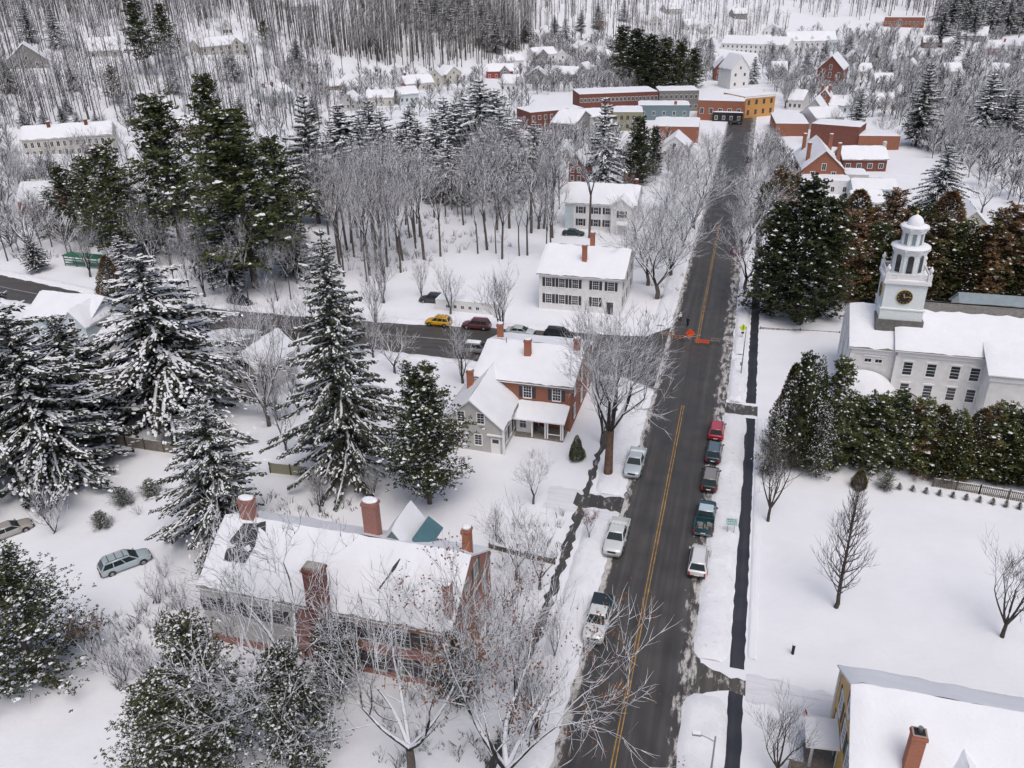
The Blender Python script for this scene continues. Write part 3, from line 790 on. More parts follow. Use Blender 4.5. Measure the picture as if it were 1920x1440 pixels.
# ------------------------------------------------------------------ long brick building in the foreground
def brick_row():
    t = thing('brick_building', 'long faded brick building with tall chimneys on a snowy roof in the foreground', 'building', (0, 0, 0))
    rf = gable(t, -42.0, -19.0, 46.2, 56.8, 6.5, 9.9, 'x', 'brick_pink', .35, .28, 21, rake=.15, bare=None)
    b = MB(); b.box(-42.0, -33.2, 46.05, 46.197, 1.2, 6.3); b.build('grey_cladding', 'clap_grey', t)
    b = MB(); b.box(-33.1, -19.0, 46.05, 46.197, 6.0, 6.45); b.build('cornice', 'wood_grey', t); b = MB(); b.box(-18.997, -18.86, 46.2, 56.8, 6.1, 6.4); b.build('cornice', 'wood_grey', t)
    for x in (-21.0, -23.2, -25.6, -28.0): window(t, 'S', x, 3.9, 1.15, 1.7, -46.2, 3, 4, 'shutter', .1, 'clap_grey'); window(t, 'S', x, .8, 1.15, 1.8, -46.2, 3, 4, 'shutter', .1, 'clap_grey')
    for x in (-34.6, -36.8, -39.0, -41.0): window(t, 'S', x, 3.9, 1.0, 1.5, -46.05, 3, 4, 'shutter', .1, 'clap_grey')
    for y in (47.6, 50.0, 52.4, 54.8):
        window(t, 'E', y, .7, .95, 1.7, -19.0, 2, 4, None, .12, 'clap_grey'); window(t, 'E', y, 3.9, .95, 1.6, -19.0, 2, 4, None, .12, 'clap_grey')
    for y in (50.4, 52.8): window(t, 'E', y, 7.0, .85, 1.2, -19.0, 2, 4, 'green_shutter' if y > 52 else None, .12, 'clap_grey')
    # big chimney built against the front wall, and the others on the roof
    c = MB(); c.box(-31.1, -29.3, 45.25, 46.05, -.2, 8.3); c.box(-31.0, -29.4, 45.25, 46.3, 8.3, 10.9); c.box(-31.1, -29.3, 45.15, 46.4, 10.9, 11.1)
    c.build('chimney', 'brick_dark', t)
    c = MB(); c.box(-30.9, -29.5, 45.35, 46.2, 11.1, 11.35); c.build('chimney_cap', 'stone', t)
    chimney(rf, -28.6, 53.4, 8.0, 12.6, 1.3, .9, 'brick_pink'); chimney(rf, -39.7, 51.6, 8.9, 12.2, 1.3, .8, 'brick_pink')
    chimney(rf, -19.5, 52.5, 8.4, 12.1, .7, .7, 'brick_orange'); chimney(rf, -19.4, 47.2, 6.5, 10.6, .6, .8, 'brick', cap='arch')
    b = MB(); P = lambda x, y, dz=0: (x, y, 9.9-(51.5-y)*.6415+.47+dz)      # bare shingles below the left chimney, a slope thawed clear
    b.poly([P(-40.4, 47.9), P(-38.3, 48.0), P(-38.0, 49.4), P(-38.4, 51.1), P(-39.9, 50.9), P(-40.6, 49.3)]); b.build('thawed_patch', 'roof_dark', rf); b = MB(); b.poly([P(-38.8, 51.0), P(-37.5, 50.5), P(-37.9, 51.35)]); b.build('thawed_patch', 'roof_dark', rf); b = MB(); b.poly([P(-26.0, 47.6), P(-25.85, 47.6), P(-25.2, 48.9), P(-24.85, 49.5), P(-24.6, 50.6), P(-24.8, 50.2), P(-25.15, 49.6), P(-25.3, 49.0)])
    b.build('thawed_patch', 'roof_dark', rf)
    for x in ():
        d = MB(); d.box(x-.7, x+.7, 46.9, 49.2, 6.6, 8.0); dd = d.build('dormer', 'brick_dark', t) if x == -26.8 else None
        if dd:
            window(t, 'S', x, 6.95, .8, .85, -46.9, 2, 2, None, .1, 'clap_grey')
            shed(dd, x-.75, x+.75, 46.8, 49.3, 8.6, 8.15, 'N', .12, .12, 23, name='dormer_roof')
    # stair head on the rear slope with a teal metal flank
    d = MB(); d.box(-27.6, -23.9, 52.6, 56.4, 7.0, 8.7); dn = d.build('rear_dormer', 'clap_teal', t)
    gable(dn, -27.6, -24.9, 52.4, 56.6, 8.7, 10.6, 'y', 'clap_teal', .15, .2, 25)
    p = MB(); n = [(-24.55, 52.5, 9.95), (-23.3, 52.7, 8.75), (-23.1, 56.2, 8.75), (-24.35, 56.0, 9.95)]
    p.v = n+[(x, y, z-.12) for x, y, z in n]; p.face((0, 1, 2, 3)); p.face((7, 6, 5, 4))
    for i in range(4): p.face((i, 4+i, 4+(i+1) % 4, (i+1) % 4))
    p.build('metal_panel', 'teal_metal', dn)
brick_row()

# ------------------------------------------------------------------ yellow house, corner of the picture
def yellow_house():
    t = thing('yellow_house', 'yellow clapboard house under a wide snow roof beside the side drive', 'house', (0, 0, 0))
    rf = gable(t, 10.7, 34, 40.6, 50.6, 5.9, 9.2, 'x', 'clap_yellow', .5, .35, 31, rake=.3)
    for y, z, w, h in ((48.6, 1.0, .9, 1.7), (45.6, 3.9, .9, 1.6), (43.2, 3.9, .9, 1.6), (48.3, 3.9, .9, 1.6), (43.0, .9, .9, 1.7), (45.6, 6.7, .8, 1.1)):
        window(t, 'W', -y, z, w, h, -10.7*1, 2, 4, 'green_shutter' if y < 44 else 'shutter', .16)
    for s in (40.6, 50.6): b = MB(); b.box(10.55, 10.697, s-.12, s+.12, 0, 5.9); b.build('corner_board', 'white', t)
    door(t, 'W', -46.8, .3, 1.0, 2.1, -10.7, 'green_shutter')
    b = MB(); b.box(8.6, 10.68, 45.7, 48.0, -.1, .3); b.build('porch_floor', 'wood_grey', t)
    for y in (45.9, 47.8): b = MB(); b.lathe([(.13, .3), (.11, 2.6), (.16, 2.7)], 8.9, y, 8); b.build('porch_column', 'white', t)
    shed(t, 8.5, 10.65, 45.6, 48.1, 3.1, 2.8, 'E', .15, .15, 33)
    b = MB(); b.box(7.4, 8.5, 43.6, 45.3, -.1, .45); b.box(7.4, 7.46, 43.6, 45.3, .45, 1.3); b.box(7.46, 8.5, 45.24, 45.3, .45, 1.3); b.build('side_steps', 'wood_grey', t)
    chimney(rf, 14.0, 41.6, 5.5, 10.4, .85, .75, 'brick_orange', False, 'arch', True)
    # dormer on the street side slope
    d = MB(); d.box(16.0, 18.6, 39.0, 43.0, 5.6, 6.6); dd = d.build('dormer', 'clap_yellow', t)
    gable(dd, 16.0, 18.6, 38.8, 43.6, 6.6, 7.7, 'y', 'clap_yellow', .2, .22, 34, trim='roof_dark')
    f = MB()                                             # flag on its staff, hung from the porch
    a, e = Vector((8.9, 47.9, 2.6)), Vector((8.35, 48.5, 3.4))
    fl = thing('flag', 'small striped flag with a blue corner on a staff at the yellow house', 'flag', a)
    f.tube([(0, 0, 0), tuple(e-a)], .03, 6, 0, True); f.build('staff', 'white', fl)
    for nm, mats in (('cloth', ['flag_red', 'white', 'flag_blue']),):
        c = MB(); n = 9; L = (e-a)
        for i in range(14):
            for k in range(n):
                u = k/(n-1)
                p = L*(.98-.62*i/13)+Vector((-.16*u+.03*math.sin(u*5+i*.4), -.05*u, -.55*u-.02*math.sin(u*7)))
                c.v.append(tuple(p))
        for i in range(13):
            for k in range(n-1):
                q = i*n+k; c.face((q, q+1, q+n+1, q+n), 2 if (i < 7 and k < 3) else i % 2, True)
        c.build(nm, mats, fl)
yellow_house()

# ------------------------------------------------------------------ the two white houses up the street
def white_house():
    t = thing('white_house', 'square white clapboard house with dark shutters in two rows behind the crossing', 'house', (0, 0, 0))
    rf = gable(t, -32.6, -18.4, 129.8, 143.4, 6.5, 9.3, 'x', 'clap_white', .45, .28, 41)
    for x in (-30.9, -28.6, -26.3, -22.8, -20.2):
        window(t, 'S', x, 4.35, 1.0, 1.5, -129.8, 3, 4, 'shutter')
        if x != -20.2: window(t, 'S', x, 1.35, 1.0, 1.6, -129.8, 3, 4, 'shutter')
    door(t, 'S', -20.3, .1, 1.1, 2.2, -129.8, 'shutter')
    for y in (132, 136.6, 141): window(t, 'E', y, 4.3, 1.0, 1.5, -18.4, 3, 4, 'shutter'); window(t, 'E', y, 1.3, 1.0, 1.6, -18.4, 3, 4, 'shutter')
    b = MB(); b.box(-32.6, -18.4, 129.66, 129.797, 6.05, 6.45); b.build('cornice', 'white', t)
    chimney(rf, -25.4, 133.0, 7.2, 11.0, .8, .7, cap='arch'); chimney(rf, -25.3, 139.6, 7.8, 11.2, .8, .7)
    t = thing('white_house', 'white house with a pale blue end wall behind the black car', 'house', (0, 0, 0))
    rf = gable(t, -38.4, -23.0, 177.6, 188, 6.0, 9.0, 'x', 'clap_white', .4, .25, 42)
    b = MB(); b.box(-38.6, -36.6, 177.5, 177.597, 0, 5.6); b.build('end_bay', 'clap_blue', t)
    for x in (-35.0, -31.6, -29.0, -24.6): window(t, 'S', x, 3.8, 1.0, 1.4, -177.6, 2, 2, 'shutter'); window(t, 'S', x, 1.0, 1.0, 1.5, -177.6, 2, 2, 'shutter')
    gable(t, -28, -23.5, 175.6, 180, 6.0, 7.8, 'y', 'clap_white', .3, .2, 43, wall_name='bay_wall'); window(t, 'S', -25.6, 3.8, 1.0, 1.4, -175.6, 2, 2, 'shutter')
    shed(t, -26.6, -24.2, 174.4, 175.55, 2.9, 2.5, 'N', .1, .15, 44)
    for x in (-26.4, -24.4): b = MB(); b.box(x-.08, x+.08, 174.4, 174.55, 0, 2.4); b.build('porch_post', 'white', t)
    chimney(rf, -23.8, 184, 7, 10.2, .8, .7, 'brick_dark')
    t = thing('shed', 'long low snow covered wall block with five small dark openings by the cross street', 'shed', (0, 0, 0))
    a = at(820, 580); c = at(945, 592)
    flat_body(t, a.x, c.x-1, c.y-.4, c.y+4.5, 2.1, 'clap_white', par=.2, snow=.3)
    for i in range(5): far_window(t, 'S', a.x+2.2+i*1.35, .8, .5, .5, -(c.y-.4), 'clap_white')
white_house()

# ------------------------------------------------------------------ simpler houses, each placed by the foot of its front wall
def house(name, label, L, R, eave, ridge, depth, ax='x', wall='clap_white', wins=(2, 3), cat='house', chim=(), win=(.9, 1.3), frame='white', snow=.3, roofmat='roof', group=None, extra=None, over=.4, side=None, trim='white', foot=1.2):
    a, b = at(*L), at(*R)
    w = (b-a).length; rz = math.atan2(b.y-a.y, b.x-a.x); m = (a+b)/2
    t = thing(name, label, cat, (m.x, m.y, min(a.z, b.z)), rz, group)
    t['front'] = w
    if ridge: rf = gable(t, -w/2, w/2, 0, depth, eave, ridge, ax, wall, over, snow, RND.uniform(0, 90), z0=-foot, roofmat=roofmat, trim=trim)
    else: rf = flat_body(t, -w/2, w/2, 0, depth, eave, wall, -foot, snow=snow, seed=RND.uniform(0, 90))
    rows, cols = wins
    top = eave-.6
    for r in range(rows):
        zc = top*(r+.5)/rows-win[1]/2+.2
        for c in range(cols): far_window(t, 'S', -w/2+w*(c+.5)/cols, zc, win[0], win[1], 0, frame)
    if side and rows:
        for r in range(rows):
            zc = top*(r+.5)/rows-win[1]/2+.2
            for c in range(2):
                for sd in side: far_window(t, sd, (depth*(c+.5)/2) if sd == 'E' else -(depth*(c+.5)/2), zc, win[0], win[1], w/2, frame)
    if ridge and ax == 'y' and ridge-eave > 2: far_window(t, 'S', 0, eave-.1, win[0]*.9, win[1]*.9, 0, frame)
    for cx, cy, mt in chim: chimney(rf, cx*w, cy*depth, eave*.9, (ridge or eave)+1.3, .9, .8, mt)
    if extra: extra(t, w, depth, eave, ridge)
    return t
def dormers(n, mat='clap_white'):
    def f(t, w, d, e, r):
        for i in range(n):
            x = -w/2+w*(i+.5)/n; b = MB(); b.box(x-.8, x+.8, .8, d*.45, e-.2, e+1.5); o = b.build('dormer', mat, t)
            gable(o, x-.8, x+.8, .7, d*.5, e+1.5, e+2.4, 'y', mat, .15, .2, i, closed=True, z0=e+.2)
            far_window(o, 'S', x, e+.35, .7, .95, -.8)
    return f
def cross_gable(u, gw, mat, out=1.2):
    def f(t, w, d, e, r):
        x = u*w; gable(t, x-gw/2, x+gw/2, -out, d*.55, e, r-.3, 'y', mat, .3, .25, 5, wall_name='bay_wall', z0=-1)
        for z in (.9, e*.5+.6, e): far_window(t, 'S', x, z, .9, 1.2, out)
    return f
def lean_to(u0, u1, dep, z, wall, cols=3):
    def f(t, w, d, e, r):
        flat_body(t, u0*w, u1*w, -dep, -.003, z, wall, -1, .15, .25, 3, 'porch_wall')
        for c in range(cols): far_window(t, 'S', u0*w+(u1-u0)*w*(c+.5)/cols, .7, .8, 1.2, dep)
    return f
# hillside, left
house('house', 'long pale yellow house with a cross gable among bare trees high on the hillside', (378, 104), (468, 101), 4.6, 7.4, 9, wall='clap_cream', wins=(2, 6), extra=cross_gable(.22, 6, 'clap_cream'))
house('house', 'grey gabled house at the left edge of the hillside', (18, 130), (90, 128), 3.6, 9.0, 12, 'y', 'clap_dark', (1, 2))
house('house', 'snow roofed house with two dormers below the tall pine on the hill', (165, 108), (228, 106), 2.8, 7.0, 8, wall='clap_grey', wins=(1, 3), extra=dormers(2))
house('terrace', 'long beige terrace with a row of dark doors and one red bay', (47, 290), (216, 287), 5.6, 8.4, 11, wall='clap_cream', wins=(2, 14), win=(.8, 1.5), cat='terraced house', extra=lambda t, w, d, e, r: flat_body(t, w*.18, w*.30, -.9, -.003, 3.2, 'clap_red', -1, .2, .2, 2, 'red_bay'), chim=((-.2, .4, 'brick_dark'), (.22, .4, 'brick_dark')))
house('house', 'small grey house with a flat snowy roof below the beige terrace', (28, 335), (72, 337), 3.4, 5.2, 7, wall='clap_dark', wins=(1, 2))
house('house', 'dark red house with a white roof at the left edge behind bare branches', (40, 405), (102, 402), 3.6, 6.8, 10, wall='clap_red', wins=(1, 3), cat='house')
house('barn', 'narrow red gabled barn between the tall green pines', (383, 376), (407, 377), 4.6, 6.6, 7, 'y', 'brick_dark', (2, 1), cat='barn')
house('house', 'pale blue house with a porch on the hillside left of the spruces', (500, 198), (552, 196), 5.2, 8.2, 8, wall='clap_blue', wins=(2, 3), extra=cross_gable(-.25, 4.5, 'clap_blue'), chim=((-.3, .4, 'brick_dark'), (0, .4, 'brick_dark')))
house('cabin', 'brown cabin with a flat snowy slope roof in the hill trees', (612, 172), (647, 171), 2.8, 4.6, 7, wall='clap_brown', wins=(1, 2), cat='cabin')
house('house', 'cream house with a grey roof hidden behind the spruce tops', (688, 200), (738, 199), 3.6, 6.0, 8, wall='clap_cream', wins=(1, 4), snow=.1)
house('house', 'light blue house with a row of dark windows beside the spruce tops', (750, 198), (786, 195), 4.4, 6.6, 9, wall='clap_blue', wins=(1, 4))
house('house', 'cream house with a broad snow roof and a red gable side', (762, 172), (814, 168), 3.2, 6.2, 11, wall='clap_cream', wins=(1, 4), side='W', chim=((-.4, .5, 'brick_dark'),), extra=lambda t, w, d, e, r: [b.build('red_gable', 'clap_red', t) for b in [MB()] if not b.box(-w/2-.06, -w/2-.003, .3, d-.3, 0, e)])
house('house', 'left one of the two small yellow gabled houses above the spruces', (804, 164), (829, 165), 5.4, 8.6, 9, 'y', 'clap_cream', (2, 2))
house('house', 'right one of the two small yellow gabled houses above the spruces', (838, 160), (866, 158), 5.0, 8.2, 9, 'y', 'clap_cream', (2, 2))
house('shop', 'red fronted shop with a pale upper floor at the foot of the wood', (912, 148), (962, 149), 4.0, 6.8, 9, wall='clap_red', wins=(1, 4), cat='shop', extra=cross_gable(.2, 5, 'clap_dark'))
house('house', 'white house with a plain white gable roof beside the red fronted shop', (952, 128), (982, 127), 3.8, 6.4, 9, wall='clap_white', wins=(1, 2))
house('house', 'tall white house with a row of three dark windows and a back gable', (1003, 122), (1044, 121), 5.6, 8.6, 11, wall='clap_white', wins=(2, 3), extra=cross_gable(-.15, 6, 'clap_dark', .6))
house('house', 'white house with a steep grey side roof right of the tall white one', (1044, 124), (1066, 125), 4.4, 8.0, 10, 'y', 'clap_white', (2, 2))
house('house', 'bright white gabled house in front of the rust coloured tree', (1080, 108), (1120, 107), 4.8, 8.4, 10, 'y', 'clap_white', (2, 2))
house('house', 'dark grey house with two gables among the bare trees', (985, 158), (1026, 158), 3.6, 7.2, 9, 'y', 'clap_dark', (1, 2))
house('house', 'grey house with a broad white roof slope right of the dark grey gabled one', (1030, 152), (1078, 154), 3.6, 6.4, 9, wall='clap_dark', wins=(1, 3))
house('house', 'small grey gabled house behind the long red shops', (1080, 145), (1100, 146), 4.2, 6.8, 8, 'y', 'clap_grey', (2, 1))
# far right
house('inn', 'long white inn wing with rows of dark windows left of the dormered inn', (1352, 92), (1474, 104), 5.6, 9.4, 12, wall='clap_white', wins=(2, 14), cat='inn')
house('inn', 'white inn with three dormers and a pale blue end bay', (1476, 99), (1566, 97), 6.4, 11, 14, wall='clap_white', wins=(2, 9), cat='inn', extra=lambda t, w, d, e, r: (dormers(3)(t, w, d, e, r), flat_body(t, w*.32, w*.5+1.5, -1.5, -.003, e+.6, 'clap_blue', -1, .2, .25, 4, 'end_bay'), [far_window(t, 'S', w*.32+1.3+i*1.9, e-2.2, .8, 1.5, 1.5) for i in range(3)]))
house('church', 'dark brick hall with a steep pale edged gable facing the town', (1528, 165), (1576, 167), 8.0, 13.5, 18, 'y', 'brick_dark', (2, 3), cat='hall', win=(1, 2.2), trim='clap_grey')
house('house', 'white steep roofed house behind the orange bank', (1368, 168), (1402, 166), 8.5, 14, 12, 'y', 'clap_white', (2, 2))
house('house', 'brown roofed gabled house behind the long brick shops', (1338, 152), (1368, 152), 6, 10, 12, 'y', 'brick_dark', (2, 2), roofmat='brick_dark')
house('school', 'long low brick school on the far slope at the top right', (1656, 50), (1731, 53), 6.5, None, 14, wall='brick', wins=(1, 10), cat='school', chim=((-.38, .3, 'brick'),))
house('house', 'white roofed house in the far wood at the right', (1812, 78), (1848, 79), 3.6, 8.0, 10, wall='clap_dark', wins=(1, 3))
house('house', 'red house with a white roof and a red chimney at the far right', (1848, 105), (1880, 106), 4.2, 7.6, 10, wall='clap_red', wins=(1, 3), chim=((.4, .4, 'brick'),))
house('house', 'pale house half hidden at the right edge of the far slope', (1888, 100), (1916, 101), 4.0, 7.0, 10, wall='clap_grey', wins=(1, 2))
house('house', 'grey house under a flat snowy roof at the far right by the dark spruce', (1766, 92), (1790, 92), 3.6, 6.2, 9, wall='clap_grey', wins=(1, 2))
house('house', 'small grey house with a steep gable behind the right hand shops', (1506, 226), (1540, 228), 4.0, 7.6, 10, 'y', 'clap_grey', (1, 2))
house('house', 'brick house with two stacks beside a pale blue roof', (1530, 212), (1552, 213), 6.0, 8.4, 9, 'y', 'brick', (2, 1), chim=((-.3, .3, 'brick'), (.3, .3, 'brick')))
house('house', 'low house with a pale blue snowy roof beside the brick one', (1554, 214), (1600, 213), 3.0, 5.6, 11, wall='clap_blue', wins=(1, 4))
house('house', 'white house with a wide pale roof behind the dark spruce at the right', (1640, 208), (1690, 207), 3.0, 5.4, 10, wall='clap_white', wins=(1, 4))
house('house', 'far white gabled house in the wood above the inn', (1318, 66), (1340, 66), 4.0, 7.0, 9, 'y', 'clap_white', (1, 2))
house('house', 'small grey house above the inn on the far slope', (1376, 36), (1400, 37), 4.0, 7.0, 9, wall='clap_dark', wins=(1, 3))
# more of the far town
for L_, R_, w_, ax_, lb in (((1286, 58), (1312, 58), 'clap_white', 'x', 'white house above the dark evergreen clump'), ((1250, 28), (1276, 28), 'clap_grey', 'x', 'grey house high above the dark evergreen clump'), ((1432, 66), (1462, 67), 'clap_white', 'y', 'white gabled house left above the inn'), ((1600, 150), (1632, 150), 'clap_white', 'x', 'white house right of the dark brick hall'), ((1640, 172), (1674, 172), 'clap_grey', 'x', 'grey house with a broad roof on the far common'), ((1588, 122), (1612, 122), 'clap_dark', 'y', 'dark gabled house below the white inn end bay'), ((1446, 146), (1474, 146), 'clap_dark', 'x', 'dark house right behind the orange building'), ((1476, 206), (1502, 208), 'clap_white', 'x', 'white snowy house behind the first brick shop right of the road'), ((1690, 140), (1716, 141), 'clap_white', 'y', 'white gabled house left of the tall dark right spruce'), ((1770, 150), (1800, 150), 'clap_cream', 'x', 'cream house between the far right spruces'), ((1850, 150), (1880, 152), 'clap_white', 'x', 'white house behind the snowy right spruces'), ((1730, 92), (1756, 92), 'clap_brown', 'x', 'brown house left of the grey one on the far right'), ((1215, 50), (1240, 50), 'clap_white', 'y', 'white gabled house at the upper end of the town'), ((1140, 118), (1164, 118), 'clap_cream', 'x', 'cream house left of the dark evergreen clump'), ((938, 172), (968, 173), 'clap_white', 'x', 'white house behind the right spruces of the belt'), ((640, 208), (668, 208), 'clap_grey', 'y', 'grey gabled house left of the cream one behind the spruces'), ((285, 232), (330, 234), 'clap_white', 'x', 'white house with a long roof behind the tall pines'), ((345, 258), (388, 259), 'brick_dark', 'x', 'brick red house hidden between the tall pines'), ((540, 22), (600, 24), 'clap_grey', 'x', 'grey lodge high in the wood at the top'), ((418, 66), (436, 66), 'clap_white', 'y', 'tiny white cottage above the pale yellow hill house')):
    house('house', lb, L_, R_, 3.8, 6.8, 9, ax_, w_, (1, 3))
# main street, left of the road
house('shops', 'bright red brick shop at the left end of the main street', (995, 248), (1094, 238), 6.6, None, 12, wall='brick_dark', wins=(2, 9), cat='shop row')
house('shops', 'long red brick row with a white flat roof behind the main street', (1086, 218), (1232, 212), 8.0, None, 14, wall='brick_dark', wins=(2, 20), cat='shop row')
house('shops', 'grey fronted shop between the red brick rows of the main street', (1234, 210), (1308, 209), 7.8, None, 12, wall='clap_dark', wins=(2, 8), cat='shop')
house('shop', 'brown brick shop with dark awnings left of the orange bank', (1306, 225), (1392, 228), 7.0, None, 14, wall='brick', wins=(1, 5), cat='shop', win=(1.2, 1.8), extra=lean_to(-.15, .5, 1.2, 3.2, 'black', 4))
house('bank_building', 'orange building with a white cornice at the far end of the street', (1394, 222), (1450, 216), 7.6, None, 13, wall='orange_wall', wins=(2, 4), cat='bank', win=(1.0, 1.7), frame='orange_wall', side='E', extra=lambda t, w, d, e, r: [b.build('cornice', 'white', t) for b in [MB()] if not b.box(-w/2-.2, w/2+.2, -.2, -.003, e-.7, e-.15)])
house('shop', 'olive building with a flat snow roof behind the dark pine', (1148, 246), (1204, 246), 6.4, None, 12, wall='clap_olive', wins=(2, 5), cat='shop', frame='clap_olive')
house('shop', 'teal boarded building with a brick stack in the middle of the shop block', (1196, 226), (1292, 226), 5.4, None, 10, wall='clap_teal', wins=(1, 5), cat='shop', chim=((.22, .1, 'brick'),))
house('shop', 'brick shop with a wide white flat roof left of the road', (1222, 266), (1308, 268), 5.0, None, 17, wall='brick', wins=(0, 0), cat='shop')
house('house', 'small white gabled house in front of the brick shop left of the road', (1238, 298), (1288, 300), 3.6, 6.6, 10, 'y', 'clap_white', (1, 3))
house('house', 'grey gabled house with a bright roof before the red shop row', (1034, 258), (1078, 262), 5.0, 8.2, 14, wall='clap_dark', wins=(2, 3), side='W')
house('house', 'white house with a flat bright roof left of the olive building', (1080, 252), (1138, 250), 5.6, 7.2, 12, wall='clap_grey', wins=(1, 4))
house('house', 'dark red gabled house in the trees above the white house', (1066, 342), (1092, 344), 5.0, 7.8, 9, 'y', 'brick_dark', (2, 2))
# right of the road
house('shops', 'brick shop with a broad white roof at the right of the road', (1452, 256), (1514, 257), 4.2, None, 21, wall='brick', wins=(0, 0), cat='shop')
house('shops', 'tall brick middle section of the long shop row right of the road', (1516, 272), (1606, 280), 6.6, None, 9, wall='brick_dark', wins=(0, 0), cat='shop')
house('shops', 'low brick end section at the right tip of the long shop row', (1607, 281), (1684, 282), 4.2, None, 9, wall='brick', wins=(0, 0), cat='shop')
house('house', 'white house with a low pitched roof behind the shop row', (1528, 246), (1580, 243), 4.2, 6.6, 12, wall='clap_white', wins=(1, 4))
house('brick_house', 'brick house whose gable shows two white framed windows right of the road', (1500, 352), (1578, 354), 4.8, 9.4, 20, 'y', 'brick', (2, 2), win=(1.0, 1.7), chim=((-.36, .18, 'brick'), (.36, .18, 'brick'), (-.33, .8, 'brick'), (.33, .8, 'brick')), extra=lean_to(-.52, .6, 6, 3.4, 'clap_white', 4))
house('house', 'low maroon brick house with white windows in the block right of the gable', (1578, 322), (1660, 322), 3.4, 5.8, 9, wall='brick_dark', wins=(1, 4), win=(1.1, 1.2), chim=((.5, .5, 'clap_grey'),))
house('shed', 'small white shed with a flat roof beside the brick gable', (1584, 346), (1626, 347), 2.6, None, 7, wall='clap_grey', wins=(1, 1), cat='shed')
house('shed', 'long white shed with a snow roof below the small flat one', (1598, 376), (1676, 377), 2.8, 4.4, 6, wall='clap_blue', wins=(1, 5), cat='shed', win=(.6, .6))
house('shed', 'lowest white shed with a snowy roof behind the brown cedars', (1598, 400), (1652, 400), 2.6, 4.4, 6, wall='clap_blue', wins=(1, 3), cat='shed', win=(.6, .6))
house('cottage', 'cottage whose white roof and pale stack rise out of the brown cedars', (1782, 452), (1852, 456), 3.0, 6.4, 10, 'y', 'clap_cream', (1, 2), cat='cottage', chim=((-.35, .2, 'clap_cream'),))
# houses along the cross street on the left
house('house', 'pale blue house with a gabled side bay behind the left spruces', (62, 640), (176, 652), 4.2, 6.8, 9, wall='clap_blue', wins=(1, 4), extra=cross_gable(.36, 4.5, 'clap_blue'), side='E')
house('garage', 'low building with a broad snow roof beside the snowy spruce', (188, 668), (262, 676), 2.8, 4.8, 10, wall='clap_grey', wins=(1, 2), cat='garage')
house('barn', 'pale grey barn with a steep snow roof behind the forked bare tree', (440, 742), (496, 750), 4.2, 6.6, 9, 'y', 'clap_grey', (2, 2), cat='barn', side='E')
house('shed', 'flat snowy roofed shed beside the pale grey barn', (376, 700), (436, 706), 3.2, 4.6, 9, wall='clap_grey', wins=(1, 2), cat='shed')
house('playhouse', 'low snow capped box shed on the lawn beyond the fence', (322, 818), (352, 822), 1.0, 1.5, 2.6, wall='clap_grey', wins=(0, 0), cat='shed', over=.1, snow=.2)

